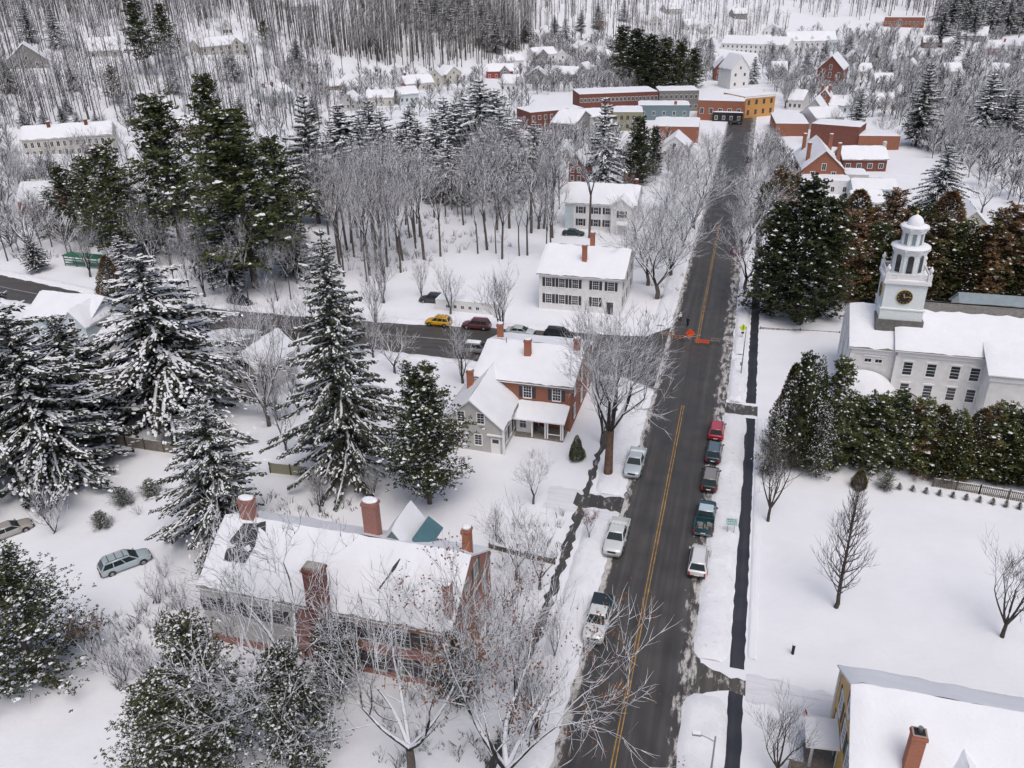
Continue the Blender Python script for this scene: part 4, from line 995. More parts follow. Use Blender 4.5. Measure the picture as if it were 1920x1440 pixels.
# ------------------------------------------------------------------ trees: one mesh builder per habit
def bare_mesh(seed, H, spread=.5, trunk_h=.22, forks=3, levels=4, up=.5, r0=None, kids=(3, 5), thin=1.0, droop=0.0, leaves=0, mats=('bark', 'bark_thin'), gnarl=.18, leader=False, side_n=0, curl=.0, seg=0, ratio=(.52, .82)):
    """a leafless tree: returns (trunk builder, crown builder)"""
    rr = random.Random(seed); tr, cr = MB(), MB(); lf = []
    r0 = r0 or H*.021
    def branch(p, d, L, r, lvl, mb):
        n = (6, 5, 4, 3, 3, 3)[lvl]+(seg if lvl < 4 else 0); sides = (8, 6, 4, 3, 3, 3)[lvl]
        pts, rad = [p], [r]; dd = d.copy(); bend = Vector((rr.gauss(0, 1), rr.gauss(0, 1), rr.gauss(.4, .6))).normalized(); rt = r*(.45 if lvl < levels else .25)
        for i in range(n):
            w = gnarl*(.6+.25*lvl)
            dd = dd+bend*(curl*(i+1)/n)
            dd = (dd+Vector((rr.uniform(-w, w), rr.uniform(-w, w), rr.uniform(-w*.5, w*.5)+up*.13*(1 if lvl else 0)-droop*.06*lvl))).normalized()
            p = p+dd*(L/n); pts.append(p); rad.append(r+(rt-r)*(i+1)/n)
        mb.tube(pts, rad, sides, 0 if lvl < 2 else 1)
        if lvl >= levels:
            if leaves and rr.random() < leaves: lf.extend(pts[1:])
            return
        k = rr.randint(*kids)+(1 if lvl == 0 else 0)
        for j in range(k):
            last = j >= k-2
            f = 1.0 if last else rr.uniform(.3, .95)
            x = f*n; i0 = min(n-1, int(x)); q = pts[i0].lerp(pts[i0+1], x-i0)
            rb = (rad[i0]+(rad[i0+1]-rad[i0])*(x-i0))
            ax = Vector((rr.gauss(0, 1), rr.gauss(0, 1), rr.gauss(0, 1))).normalized()
            perp = (ax-dd*ax.dot(dd)).normalized()
            a = rr.uniform(.25, .55) if last else rr.uniform(.55, 1.0)
            nd = (dd*math.cos(a)+perp*math.sin(a)+Vector((0, 0, up*.22))).normalized()
            branch(q, nd, L*rr.uniform(*ratio), max(.010*thin, rb*(rr.uniform(.62, .8) if last else rr.uniform(.4, .6))), lvl+1, cr)
    th = H*trunk_h
    base = [Vector((0, 0, -.3)), Vector((0, 0, 0)), Vector((rr.uniform(-.1, .1), rr.uniform(-.1, .1), th*.5)), Vector((rr.uniform(-.2, .2), rr.uniform(-.2, .2), th))]
    tr.tube(base, [r0*1.35, r0*1.12, r0*.95, r0*.85], 9, 0)
    top = base[-1]
    if leader:
        # a single stem with many side limbs that sweep upward
        n = 9; pts, rad = [top], [r0*.8]
        for i in range(n):
            pts.append(pts[-1]+Vector((rr.uniform(-.03, .03)*H*.1, rr.uniform(-.03, .03)*H*.1, (H-th)/n*.93))); rad.append(r0*.8*(1-(i+1)/n)+.012)
        tr.tube(pts, rad, 7, 0)
        for j in range(side_n):
            f = (j+.5)/side_n*.95; x = f*n; i0 = int(x); q = pts[i0].lerp(pts[i0+1], x-i0)
            a = j*2.4+rr.uniform(-.5, .5); el = .45+.55*f
            L = H*spread*(1-f)**.75*rr.uniform(.75, 1.1)+.25
            branch(q, Vector((math.cos(a)*math.cos(el), math.sin(a)*math.cos(el), math.sin(el))), L, max(.014, rad[i0]*.42), 2, cr)
    else:
        for j in range(forks):
            a = 2*PI*j/forks+rr.uniform(-.5, .5); lean = rr.uniform(.6, 1.2)*spread
            branch(top, Vector((math.cos(a)*lean, math.sin(a)*lean, 1)).normalized(), (H-th)*.42*rr.uniform(.85, 1.1), r0*rr.uniform(.55, .72), 1, cr)
    zz = max(v[2] for v in cr.v)
    k = H/max(zz, .1)
    for b in (tr, cr): b.v = [(v[0]*k, v[1]*k, v[2]*k) for v in b.v]
    if leaves:
        lb = MB()
        for p in lf:
            for _ in range(3):
                c = Vector(p)*k+Vector((rr.gauss(0, .22), rr.gauss(0, .22), rr.gauss(0, .22)))
                u = Vector((rr.gauss(0, 1), rr.gauss(0, 1), rr.gauss(0, .6))).normalized()*.085; w = u.cross(Vector((rr.gauss(0, 1), rr.gauss(0, 1), 1))).normalized()*.06
                lb.poly([c-u, c+w, c+u, c-w])
        return tr, cr, lb
    return tr, cr
def spruce_mesh(seed, H, R, z0=.06, whorls=26, per=7, droop=.5, snow=.75, dens=1.0, needle='spruce', gap=.0, width=.17, tip=.0, ribbon=1.0, clumpy=False, fine=1.0, clumps=1.6, cs=1.0):
    """layered conifer: drooping limbs with hanging sprays, snow lying along the limbs"""
    rr = random.Random(seed); tr, cr = MB(), MB()
    tr.tube([(0, 0, -.3), (0, 0, H*.3), (0, 0, H*.7), (0, 0, H)], [H*.019, H*.015, H*.008, .02], 7)
    lop = rr.uniform(0, 6.28)
    for w in range(whorls):
        t = (w+rr.uniform(-.3, .3))/whorls
        z = H*(z0+(1-z0)*max(0, t)**.92)
        prof = (1-t)**.85*(1-.25*(1-min(1, t*6)))
        n = max(3, int(per*(.6+.4*(1-t))+.5))
        a0 = rr.uniform(0, 6.28)
        for i in range(n):
            if rr.random() < gap: continue
            a = a0+2*PI*i/n+rr.uniform(-.35, .35)
            L = R*prof*rr.uniform(.55, 1.25)*(1+.16*math.cos(a-lop)+.12*math.cos(2*a+w*.35))*(1.28 if rr.random() < .07 else 1)+.25
            dr = droop*rr.uniform(.6, 1.3)*(1-.7*t); ca, sa = math.cos(a), math.sin(a)
            m = 5; pts = []
            for k in range(m+1):
                u = k/m; r = L*u; dz = L*(.10*u+(.35*t)*u-dr*u*u+dr*.35*max(0, u-.65)**2*4)
                b = rr.uniform(-.06, .06)*L*u
                pts.append(Vector((ca*r-sa*b, sa*r+ca*b, z+dz)))
            cr.tube(pts, [max(.012, L*.014*(1-.8*k/m)) for k in range(m+1)], 3, 2)
            # sprays on both sides and hanging below
            ns = max(5, int(L*6.2*dens))
            for s in range(ns):
                u = (s+.6)/ns; x = u*m; i0 = min(m-1, int(x)); p = pts[i0].lerp(pts[i0+1], x-i0)
                d = (pts[i0+1]-pts[i0]).normalized(); side = Vector((-sa, ca, 0))*(1 if s % 2 else -1)
                sl = fine*(.30+.62*min(1, L/4)*(1-u*.72))*rr.uniform(.6, 1.25)
                q = (d*rr.uniform(.35, .9)+side*rr.uniform(.5, 1.1)+Vector((0, 0, rr.uniform(-.75, .02)))).normalized()
                wv = q.cross(Vector((0, 0, 1))).normalized()*(width*rr.uniform(.7, 1.3)*(.6+.4*min(1, L/3)))
                e = p+q*sl+Vector((0, 0, -sl*.18)); mid = p+q*sl*.5+Vector((0, 0, .02))
                sag = Vector((0, 0, -abs(width)*rr.uniform(.4, 1.2)))
                v = len(cr.v); cr.v += [p, mid+wv+sag, e, mid-wv+sag, mid]
                cr.face((v, v+1, v+4), 0, True); cr.face((v+1, v+2, v+4), 0, True); cr.face((v+2, v+3, v+4), 0, True); cr.face((v+3, v, v+4), 0, True)
                if rr.random() < snow*.62:
                    if clumpy: k1, k2, fl, ph = rr.uniform(.1, .5), rr.uniform(.6, 1.0), rr.uniform(.3, 1.0), 1.4
                    else: k1, k2, fl, ph = rr.uniform(0, .25), rr.uniform(.55, 1.0), rr.uniform(.3, .65), .9
                    up = Vector((0, 0, rr.uniform(.03, .07)))
                    ww = wv*fl
                    v = len(cr.v); A, B = p.lerp(e, k1), p.lerp(e, k2); C = (A+B)/2
                    cr.v += [A+up*.5, C+ww+up*.3, B+up*.3, C-ww+up*.3, C+up*ph]
                    for q1 in ((0, 1, 4), (1, 2, 4), (2, 3, 4), (3, 0, 4)): cr.face(tuple(v+x for x in q1), 1, True)
            for _ in range(int(L*clumps*snow)):
                u = rr.uniform(.25, 1.0); x = min(m-.001, u*m); i0 = int(x); c = pts[i0].lerp(pts[i0+1], x-i0)+Vector((rr.gauss(0, .08)*L, rr.gauss(0, .08)*L, .04))
                d = (pts[i0+1]-pts[i0]).normalized(); sd = d.cross(Vector((0, 0, 1))).normalized(); al, aw = rr.uniform(.16, .42)*cs, rr.uniform(.08, .2)*cs
                v = len(cr.v)
                cr.v += [c+d*(al*math.cos(q*PI/3)*rr.uniform(.7, 1.2))+sd*(aw*math.sin(q*PI/3)*rr.uniform(.7, 1.2))+Vector((0, 0, rr.uniform(-.03, .03))) for q in range(6)]+[c+Vector((0, 0, aw*.75))]
                for q in range(6): cr.face((v+q, v+(q+1) % 6, v+6), 1, True)
            # snow ribbon along the limb
            if rr.random() < snow*ribbon:
                k0 = rr.uniform(.15, .4); k1 = rr.uniform(.75, 1.02); rib = []; rad = []
                for k in range(5):
                    u = k0+(k1-k0)*k/4; x = min(m-.001, u*m); i0 = int(x); rib.append(pts[i0].lerp(pts[i0+1], x-i0)+Vector((0, 0, .05)))
                    rad.append((.03+.021*min(3, L))*rr.uniform(.4, 1.3)*(1 if 0 < k < 4 else .4))
                cr.tube(rib, rad, 5, 1)
    for v in range(6):                                    # leader tuft
        a = v*1.05; p = Vector((0, 0, H*(.965+.006*v))); e = p+Vector((math.cos(a)*.28, math.sin(a)*.28, .1)); s = Vector((-math.sin(a)*.07, math.cos(a)*.07, 0))
        cr.poly([p, (p+e)/2+s, e, (p+e)/2-s])
    return tr, cr, needle
def pine_mesh(seed, H, R, z0=.35, limbs=46, tufts=9, snow=.3, needle='pine', size=.34, flat=.5):
    """open pine: bare lower stem, uneven limbs that end in tufts of needles"""
    rr = random.Random(seed); tr, cr = MB(), MB()
    sway = [Vector((rr.uniform(-.02, .02)*H*.4*t, rr.uniform(-.02, .02)*H*.4*t, H*t)) for t in (0, .25, .5, .75, 1)]
    sway[0].z = -.3
    tr.tube(sway, [H*.02, H*.017, H*.013, H*.008, .03], 8)
    def axis_at(t): x = t*4; i = min(3, int(x)); return sway[i].lerp(sway[i+1], x-i)
    for _ in range(int(limbs*.3)):                        # dead snags on the lower stem
        t = rr.uniform(.12, z0+.15); a = rr.uniform(0, 6.28); p = axis_at(t); L = R*rr.uniform(.25, .6)
        d = Vector((math.cos(a), math.sin(a), rr.uniform(-.25, .15)))
        cr.tube([p, p+d*L*.5, p+d*L+Vector((0, 0, -.15*L))], [.04, .025, .01], 3, 2)
    for i in range(limbs):
        t = (i+rr.random())/limbs; z = z0+(1-z0)*t
        p0 = axis_at(z); a = i*2.399+rr.uniform(-.6, .6)
        L = R*(1-t*.78)*(.55+.45*min(1, t*5))*rr.uniform(.5, 1.25)+.3
        el = -.08+.7*t+rr.uniform(-.15, .2)
        d = Vector((math.cos(a)*math.cos(el), math.sin(a)*math.cos(el), math.sin(el)))
        pts = [p0+d*L*u+Vector((0, 0, .10*L*u*u)) for u in (0, .35, .7, 1)]
        cr.tube(pts, [max(.02, H*.004), max(.016, H*.003), .02, .012], 4, 2)
        for k in range(int(tufts*(.5+.5*min(1, L/R*1.4)))+2):
            u = rr.uniform(.28, 1.05) if k else 1
            c = pts[0].lerp(pts[3], min(1, u))+Vector((rr.gauss(0, .13)*L, rr.gauss(0, .13)*L, rr.gauss(.05, .05)*L))
            n = 7; sz = size*rr.uniform(.8, 1.5)*(.7+.06*H**.7)
            for j in range(n):
                b = rr.uniform(0, 6.28); e2 = rr.uniform(-.5, 1.2)*flat
                q = Vector((math.cos(b)*math.cos(e2), math.sin(b)*math.cos(e2), math.sin(e2)))
                s = q.cross(Vector((rr.gauss(0, 1), rr.gauss(0, 1), 1))).normalized()*sz*.2
                m = c+q*sz*.55
                cr.poly([c, m+s, c+q*sz, m-s], 0, False)
            if rr.random() < snow:
                sc = sz*rr.uniform(.3, 1.0); v = len(cr.v); ang = rr.uniform(0, 3)
                cr.v += [c+Vector((math.cos(ang+b*1.2566)*sc*rr.uniform(.4, 1.3), math.sin(ang+b*1.2566)*sc*rr.uniform(.4, 1.3), rr.uniform(-.05, .05))) for b in range(5)]+[c+Vector((0, 0, sc*.4))]
                for b in range(5): cr.face((v+b, v+(b+1) % 5, v+5), 1, True)
    return tr, cr, needle
def cedar_mesh(seed, H, R, n=2600, snow=.12, needle='cedar', shape=1.0, bottom=.04, lumps=9, leaf=.24, multi=2):
    """dense upright evergreen of many small sprays, uneven in outline, with lodged snow"""
    rr = random.Random(seed); tr, cr = MB(), MB()
    for k in range(multi):
        a = rr.uniform(0, 6.28); o = .12*R*(k > 0)
        tr.tube([(math.cos(a)*o, math.sin(a)*o, -.3), (math.cos(a)*o*1.4, math.sin(a)*o*1.4, H*.4), (math.cos(a)*o*1.5, math.sin(a)*o*1.5, H*.85)], [H*.016, H*.011, .02], 6)
    L = [(rr.uniform(0, 6.28), rr.uniform(0, .9), rr.uniform(.35, .8), rr.uniform(.05, .22)) for _ in range(lumps*3)]
    for i in range(n):
        t = 1-math.sqrt(rr.random()) if shape > .9 else rr.random()**1.3
        a = rr.uniform(0, 6.28)
        env = (1-t)**(.62*shape)*min(1, .55+t*4)
        for la, lt, lw, ls in L:
            da = abs((a-la+PI) % (2*PI)-PI)
            env += ls*math.exp(-(da/.5)**2-((t-lt)/.12)**2)*(1-t)
        r = R*env*(.55+.5*rr.random()**.5); z = H*(bottom+(1-bottom)*t)+rr.uniform(-.1, .1)
        c = Vector((math.cos(a)*r, math.sin(a)*r, z))
        out = Vector((math.cos(a), math.sin(a), rr.uniform(.0, .9))).normalized()
        side = out.cross(Vector((rr.gauss(0, .5), rr.gauss(0, .5), 1))).normalized()
        s = leaf*rr.uniform(.7, 1.5)
        cr.poly([c-out*s*.3, c+side*s*.5, c+out*s*rr.uniform(.7, 1.3), c-side*s*.5], 0)
        if rr.random() < snow:
            c2 = c+out*s*.4; sc = s*rr.uniform(.18, .55); v = len(cr.v); ph = rr.uniform(0, 3)
            cr.v += [c2+Vector((math.cos(ph+b*1.2566)*sc*rr.uniform(.5, 1.1), math.sin(ph+b*1.2566)*sc*rr.uniform(.5, 1.1), rr.uniform(0, .05))) for b in range(5)]+[c2+Vector((0, 0, sc*.5))]
            for b in range(5): cr.face((v+b, v+(b+1) % 5, v+5), 1, True)
    return tr, cr, needle

# prototypes ------------------------------------------------------------------
PROTO = {}
def proto(key, height, tr, cr, *rest, trunk='trunk', mats=None, twig=('bark', 'bark_thin')):
    if rest and isinstance(rest[0], str): cm = cr.mesh('crown', [rest[0], 'clump', trunk])
    else: cm = cr.mesh('crown', list(twig))
    lm = rest[0].mesh('dry_leaves', ['dead_leaf']) if rest and not isinstance(rest[0], str) else None
    PROTO[key] = (height, tr.mesh('trunk', [trunk]), cm, lm)
ORIG = {}
def plant(name, key, p, height, label, group=None, rz=None, wide=1.0, lean=(0, 0), cat='tree', parts=True):
    """a tree standing at p: the first of a kind is built, the others are copies of it"""
    h, tm, cm, lm = PROTO[key]
    k = (key, name, parts)
    if k not in ORIG:
        t = obj(name, None if parts else whole(key))
        if parts:
            obj('trunk', tm, t); obj('crown', cm, t)
            if lm: obj('dry_leaves', lm, t)
        ORIG[k] = t
    else:
        t = copy_tree(ORIG[k])
        for q in ('label', 'category', 'group'):
            if q in t: del t[q]
    s = height/h
    t.location = p; t.scale = (s*wide, s*wide, s)
    t.rotation_euler = (lean[0], lean[1], RND.uniform(0, 6.28) if rz is None else rz)
    tag(t, label, cat, group)
    return t
_whole = {}
def whole(key):
    if key not in _whole:
        h, tm, cm, lm = PROTO[key]
        V = [tuple(v.co) for v in tm.vertices]; n = len(V); F = [tuple(p.vertices) for p in tm.polygons]; mi = [0]*len(F)
        V += [tuple(v.co) for v in cm.vertices]
        for p in cm.polygons: F.append(tuple(n+i for i in p.vertices)); mi.append(1+p.material_index)
        me = bpy.data.meshes.new('tree'); me.from_pydata(V, [], F)
        for m in list(tm.materials)+list(cm.materials): me.materials.append(m)
        me.polygons.foreach_set('material_index', mi); me.polygons.foreach_set('use_smooth', [True]*len(F)); me.update()
        _whole[key] = me
    return _whole[key]
for i in range(3):
    proto('broad%d' % i, 14, *bare_mesh(40+i, 14, .62, .16, 5, 4, .45, kids=(4, 5), thin=2.6))
    proto('vase%d' % i, 14, *bare_mesh(50+i, 14, .36, .12, 5, 4, .8, kids=(4, 5), gnarl=.13, thin=2.4))
    proto('wood%d' % i, 18, *bare_mesh(60+i, 18, .36, .40, 4, 4, .8, r0=.17, kids=(3, 5), gnarl=.12, thin=2.6))
    proto('shrub%d' % i, 4, *bare_mesh(70+i, 4, .75, .04, 8, 3, .6, r0=.05, kids=(4, 5), thin=1.4))
    proto('wild%d' % i, 16, *bare_mesh(80+i, 16, .25, .34, 4, 3, .7, r0=.22, kids=(4, 5), thin=4.0))
proto('lawn0', 11, *bare_mesh(91, 11, .15, .10, 1, 4, 1.15, leader=True, side_n=54, r0=.16, kids=(3, 4), thin=1.3, gnarl=.1), twig=('bark_dry', 'bark_dry'), trunk='bark_dry')
proto('lawn1', 9, *bare_mesh(92, 9, .52, .14, 6, 4, .7, kids=(4, 5), r0=.16, thin=1.2, gnarl=.11), twig=('bark_dry', 'bark_dry'), trunk='bark_dry')
proto('maple', 19, *bare_mesh(95, 19, .66, .28, 6, 5, .42, r0=.44, kids=(4, 5), thin=2.0, gnarl=.09, curl=.12, seg=1), trunk='trunk_red')
proto('big0', 17, *bare_mesh(104, 17, .85, .20, 5, 5, .38, r0=.32, kids=(3, 5), thin=2.1, gnarl=.06, curl=.14, seg=2, ratio=(.5, .85)), twig=('bark_snow', 'bark_snow'))
proto('big1', 17, *bare_mesh(107, 17, .88, .16, 5, 5, .30, r0=.34, kids=(3, 5), thin=2.1, leaves=.14, gnarl=.06, curl=.16, seg=2, ratio=(.5, .85)), twig=('bark_snow', 'bark_snow'))
proto('big2', 17, *bare_mesh(106, 17, 1.0, .24, 6, 5, .30, r0=.32, kids=(3, 5), thin=2.1, gnarl=.06, curl=.14, seg=2, ratio=(.5, .85)), twig=('bark_snow', 'bark_snow'))
proto('beech', 10, *bare_mesh(110, 10, .5, .2, 4, 4, .6, kids=(3, 5), thin=2, leaves=.8))
proto('spruce_big', 24, *spruce_mesh(1, 24, 6.0, .08, 38, 10, .55, .85, 2.2, width=.135, fine=.85, gap=.10, clumps=3.2, cs=.62, ribbon=.7))
proto('spruce_snow', 18, *spruce_mesh(2, 18, 6.6, .06, 22, 10, .70, 1.4, 2.0, width=.15, gap=.14, clumps=5.5, cs=.66))
proto('spruce_old', 20, *spruce_mesh(3, 20, 6.8, .10, 27, 10, .42, 1.2, 1.9, width=.165, gap=.14, clumps=4.0, cs=.66))
for i in range(3): proto('spruce%d' % i, 18, *spruce_mesh(10+i, 18, 5.6, .10, 22, 8, .5, 1.3, 1.15, width=.24, gap=.10, clumps=2.2, cs=1.3))
proto('spruce_dark', 18, *spruce_mesh(15, 18, 4.8, .12, 24, 9, .3, .9, 1.2, width=.24, gap=.10, clumps=1.4, cs=1.2))
proto('hemlock0', 13, *spruce_mesh(20, 13, 5.0, .14, 22, 9, .35, 1.2, 1.8, 'hemlock', .18, .16, ribbon=.3, fine=.9, clumps=2.6))
proto('hemlock1', 11, *pine_mesh(21, 11, 5.6, .04, 120, 40, .42, 'hemlock', .19))
proto('hemlock2', 13, *pine_mesh(22, 13, 5.4, .05, 120, 40, .46, 'hemlock', .19))
proto('pine0', 24, *pine_mesh(30, 24, 8.2, .22, 110, 20, .16, size=.44))
proto('pine1', 24, *pine_mesh(31, 24, 8.0, .16, 120, 20, .16, size=.44))
proto('pine2', 18, *pine_mesh(32, 18, 7.0, .14, 100, 18, .14, 'pine', .38))
for i in range(2):
    proto('cedar%d' % i, 8, *cedar_mesh(35+i, 8, 2.0, 8500, .07, leaf=.15, lumps=14))
    proto('cedar_brown%d' % i, 8, *cedar_mesh(37+i, 8, 2.1, 8500, .06, 'cedar_brown', .8, leaf=.15, lumps=14))
proto('hemlock3', 13, *pine_mesh(23, 13, 4.8, .16, 170, 40, .30, 'hemlock', .20))
for i in range(2): proto('cedar_loose%d' % i, 8, *pine_mesh(24+i, 8, 2.4, .05, 120, 20, .16, 'cedar', .17, flat=.9))
proto('cedar_rust', 8, *pine_mesh(28, 8, 2.4, .05, 120, 20, .12, 'cedar_brown', .17, flat=.9))
proto('cedar_dark', 14, *pine_mesh(39, 14, 4.9, .05, 130, 17, .08, 'hemlock', .36))

# ------------------------------------------------------------------ cars
def car(kind, label, col, x, y, heading, group=None, roof=None, L=None, bed=None, snow=False, name=None):
    """heading: compass angle of the nose, 0 along +y (up the street), clockwise"""
    nm = {'suv': 'parked_car', 'sedan': 'parked_car', 'wagon': 'parked_car', 'pickup': 'pickup_truck'}[kind]
    t = thing(name or nm, label, 'pickup truck' if kind == 'pickup' else 'car', (x, y, hill(x, y)+.015), math.radians(90-heading), group)
    P = paint('paint '+'%.2f %.2f %.2f' % col, col)
    RP = paint('paint '+'%.2f %.2f %.2f' % roof, roof) if roof else P
    if kind == 'suv':   ln, w, belt, top, cab = L or 4.7, .93, 1.03, 1.72, (-2.18, -1.86, .62, 1.32); hood = .98
    elif kind == 'wagon': ln, w, belt, top, cab = L or 4.9, .92, .98, 1.62, (-2.28, -1.85, .45, 1.25); hood = .94
    elif kind == 'sedan': ln, w, belt, top, cab = L or 4.7, .90, .93, 1.44, (-1.75, -1.0, .35, 1.15); hood = .90
    else: ln, w, belt, top, cab = L or 5.7, 1.0, 1.17, 1.86, (-.72, -.55, .75, 1.3); hood = 1.13
    h = ln/2; s = ln/4.7 if kind != 'pickup' else 1
    cab = [c*s for c in cab]
    b = MB(); pv = None; K = 14
    bed_z = belt-.02
    def sec(xx, hw, zl, zt):
        r = .16
        return [(xx, -hw*.86, zl), (xx, -hw, zl+.12), (xx, -hw*1.0, zl+.3), (xx, -hw*1.0, zt-r), (xx, -hw*.97, zt-.06), (xx, -hw*.88, zt), (xx, -hw*.4, zt+.02),
                (xx, hw*.4, zt+.02), (xx, hw*.88, zt), (xx, hw*.97, zt-.06), (xx, hw*1.0, zt-r), (xx, hw*1.0, zl+.3), (xx, hw, zl+.12), (xx, hw*.86, zl)]
    zr = belt if kind != 'sedan' else belt+.02
    xr = -h if kind != 'pickup' else cab[0]-.02
    st = [(xr, w*.84, .42, zr-.12), (xr+.08, w*.93, .30, zr-.03), (xr+.45, w, .26, zr), (cab[0]+.3, w, .24, belt), (cab[3]-.1, w, .24, belt), (cab[3]+.1, w*.99, .24, hood+.02), (h-.55, w*.97, .25, hood-.05), (h-.16, w*.90, .30, hood-.16), (h-.02, w*.78, .42, hood-.30)]
    st = sorted(st, key=lambda q: q[0])
    for q in st:
        n = b.ring(sec(*q), None)
        if pv is not None:
            for i in range(K): b.face((pv+(i+1) % K, pv+i, n+i, n+(i+1) % K), 0, i not in (13,))
        else: b.cap(n, K, 0)
        pv = n
    b.cap(pv, K, 0, True)
    # cabin shell
    lo = [(cab[0], w*.95), (cab[3], w*.93)]; hi = [(cab[1], w*.76), (cab[2], w*.74)]
    z0, z1 = belt-.03, top-.07
    n = len(b.v)
    b.v += [(lo[0][0], -lo[0][1], z0), (lo[1][0], -lo[1][1], z0), (lo[1][0], lo[1][1], z0), (lo[0][0], lo[0][1], z0), (hi[0][0], -hi[0][1], z1), (hi[1][0], -hi[1][1], z1), (hi[1][0], hi[1][1], z1), (hi[0][0], hi[0][1], z1)]
    for q in ((0, 1, 5, 4), (1, 2, 6, 5), (2, 3, 7, 6), (3, 0, 4, 7)): b.face(tuple(n+i for i in q), 0)
    body = b.build('body', P, t)
    r = MB(); c = [Vector(v) for v in b.v[n+4:n+8]]
    pr = r.ring([v for v in c], None)
    m2 = sum(c, Vector())/4
    pr2 = r.ring([m2+(v-m2)*.97+Vector((0, 0, .05)) for v in c], pr); pr3 = r.ring([m2+(v-m2)*.84+Vector((0, 0, .08)) for v in c], pr2); r.cap(pr3, 4)
    r.build('roof_panel', RP, body)
    if snow:
        sn = MB(); a1 = sn.ring([m2+(v-m2)*.9+Vector((0, 0, .085)) for v in c], None); a2 = sn.ring([m2+(v-m2)*.86+Vector((0, 0, .17)) for v in c], a1); a3 = sn.ring([m2+(v-m2)*.6+Vector((0, 0, .21)) for v in c], a2); sn.cap(a3, 4); sn.build('snow_cover', 'clump', t)
    V = b.v[n:n+8]
    def pane(name, q, inset, out):
        q = [Vector(V[i]) for i in q]; m = sum(q, Vector())/4; nn = (q[1]-q[0]).cross(q[3]-q[0]).normalized()
        p = [m+(v-m)*inset+nn*out for v in q]; k = MB()
        k.v = p+[v-nn*(out+.02) for v in p]; k.face((0, 1, 2, 3))
        for i in range(4): k.face((i, 4+i, 4+(i+1) % 4, (i+1) % 4))
        k.build(name, 'car_glass', t)
    pane('windscreen', (1, 2, 6, 5), .90, .008); pane('rear_window', (3, 0, 4, 7), .86, .008)
    # side glass, split by pillars
    for a, bb, cc, d in ((0, 1, 5, 4), (2, 3, 7, 6)):
        A, B, C, D = (Vector(V[i]) for i in (a, bb, cc, d))
        cuts = ((.04, .47), (.51, .95)) if kind in ('sedan', 'pickup') else ((.04, .32), (.35, .63), (.66, .95))
        for u0, u1 in cuts:
            q = [A.lerp(B, u0), A.lerp(B, u1), D.lerp(C, u1), D.lerp(C, u0)]
            q = [q[0].lerp(q[3], .1), q[1].lerp(q[2], .1), q[2].lerp(q[1], .1), q[3].lerp(q[0], .1)]
            nn = (q[1]-q[0]).cross(q[3]-q[0]).normalized(); k = MB(); p = [v+nn*.008 for v in q]
            k.v = p+[v-nn*.03 for v in p]; k.face((0, 1, 2, 3))
            for i in range(4): k.face((i, 4+i, 4+(i+1) % 4, (i+1) % 4))
            k.build('side_window', 'car_glass', t)
    if kind == 'pickup':
        x0, x1 = -h, cab[0]-.05; k = MB(); zt = belt-.04
        k.box(x0, x1, -w, -w+.09, .38, zt); k.box(x0, x1, w-.09, w, .38, zt); k.box(x0, x0+.08, -w+.09, w-.09, .42, zt); k.box(x1-.06, x1, -w+.09, w-.09, .42, zt); k.box(x0+.08, x1-.06, -w+.09, w-.09, .5, .62)
        k.build('cargo_bed', P, t)
        if bed == 'cover':
            k = MB(); k.box(x0+.02, x1-.02, -w+.03, w-.03, zt+.002, zt+.06); k.build('bed_cover', paint('tonneau', (.03, .045, .055)), t)
        elif bed == 'load':
            k = MB(); rr = random.Random(5)
            for i in range(16): k.box(*(lambda a, c: (a, a+rr.uniform(.2, .8), c, c+rr.uniform(.1, .4)))(rr.uniform(x0+.1, x1-.9), rr.uniform(-w+.12, w-.5)), .62, .62+rr.uniform(.1, .4))
            k.build('bed_load', 'wood_grey', t)
        elif bed == 'snow':
            k = MB(); k.box(x0+.1, x1-.08, -w+.1, w-.1, .622, .78); k.build('bed_snow', 'clump', t)
        if bed == 'rack':
            k = MB(); k.box(x1-.1, x1-.02, -w+.05, w-.05, zt, zt+.4)
            for i in range(5): k.box(x1-.12, x1, -w+.15+i*.38, -w+.3+i*.38, zt+.1, zt+.5)
            k.build('head_rack', 'metal_grey', t)
    if kind in ('suv', 'wagon'):
        k = MB()
        for sgn in (-1, 1): k.tube([(hi[0][0]+.15, sgn*(w*.70), top+.0), (hi[0][0]+.25, sgn*w*.70, top+.07), (hi[1][0]-.2, sgn*w*.68, top+.07), (hi[1][0]-.1, sgn*w*.68, top)], .022, 5)
        if kind == 'wagon':
            for u in (.2, .5, .8): xx = hi[0][0]+(hi[1][0]-hi[0][0])*u; k.box(xx-.03, xx+.03, -w*.68, w*.68, top+.06, top+.09)
        k.build('roof_rail', 'black', t)
    wr = .33 if kind in ('sedan', 'wagon') else .37 if kind == 'suv' else .40
    for fx in (-h*.60, h*.62):
        for sgn in (-1, 1):
            k = MB(); k.lathe([(wr*.72, -.11), (wr*.95, -.11), (wr, -.07), (wr, .07), (wr*.95, .11), (wr*.72, .11)], 0, 0, 16)
            o = k.build('wheel', 'rubber', t, (fx, sgn*(w-.08), wr)); o.rotation_euler[0] = PI/2
            k = MB(); k.lathe([(wr*.66, -.118), (wr*.2, -.13), (wr*.2, .13), (wr*.66, .118)], 0, 0, 10); k.build('rim', 'rim', o)
            a = MB(); n_ = 10                          # wheel arch lip
            a.tube([(fx+(wr+.05)*math.cos(PI*i/n_), sgn*(w+.003), wr+(wr+.05)*math.sin(PI*i/n_)) for i in range(n_+1)], .035, 4); a.build('wheel_arch', 'black', t)
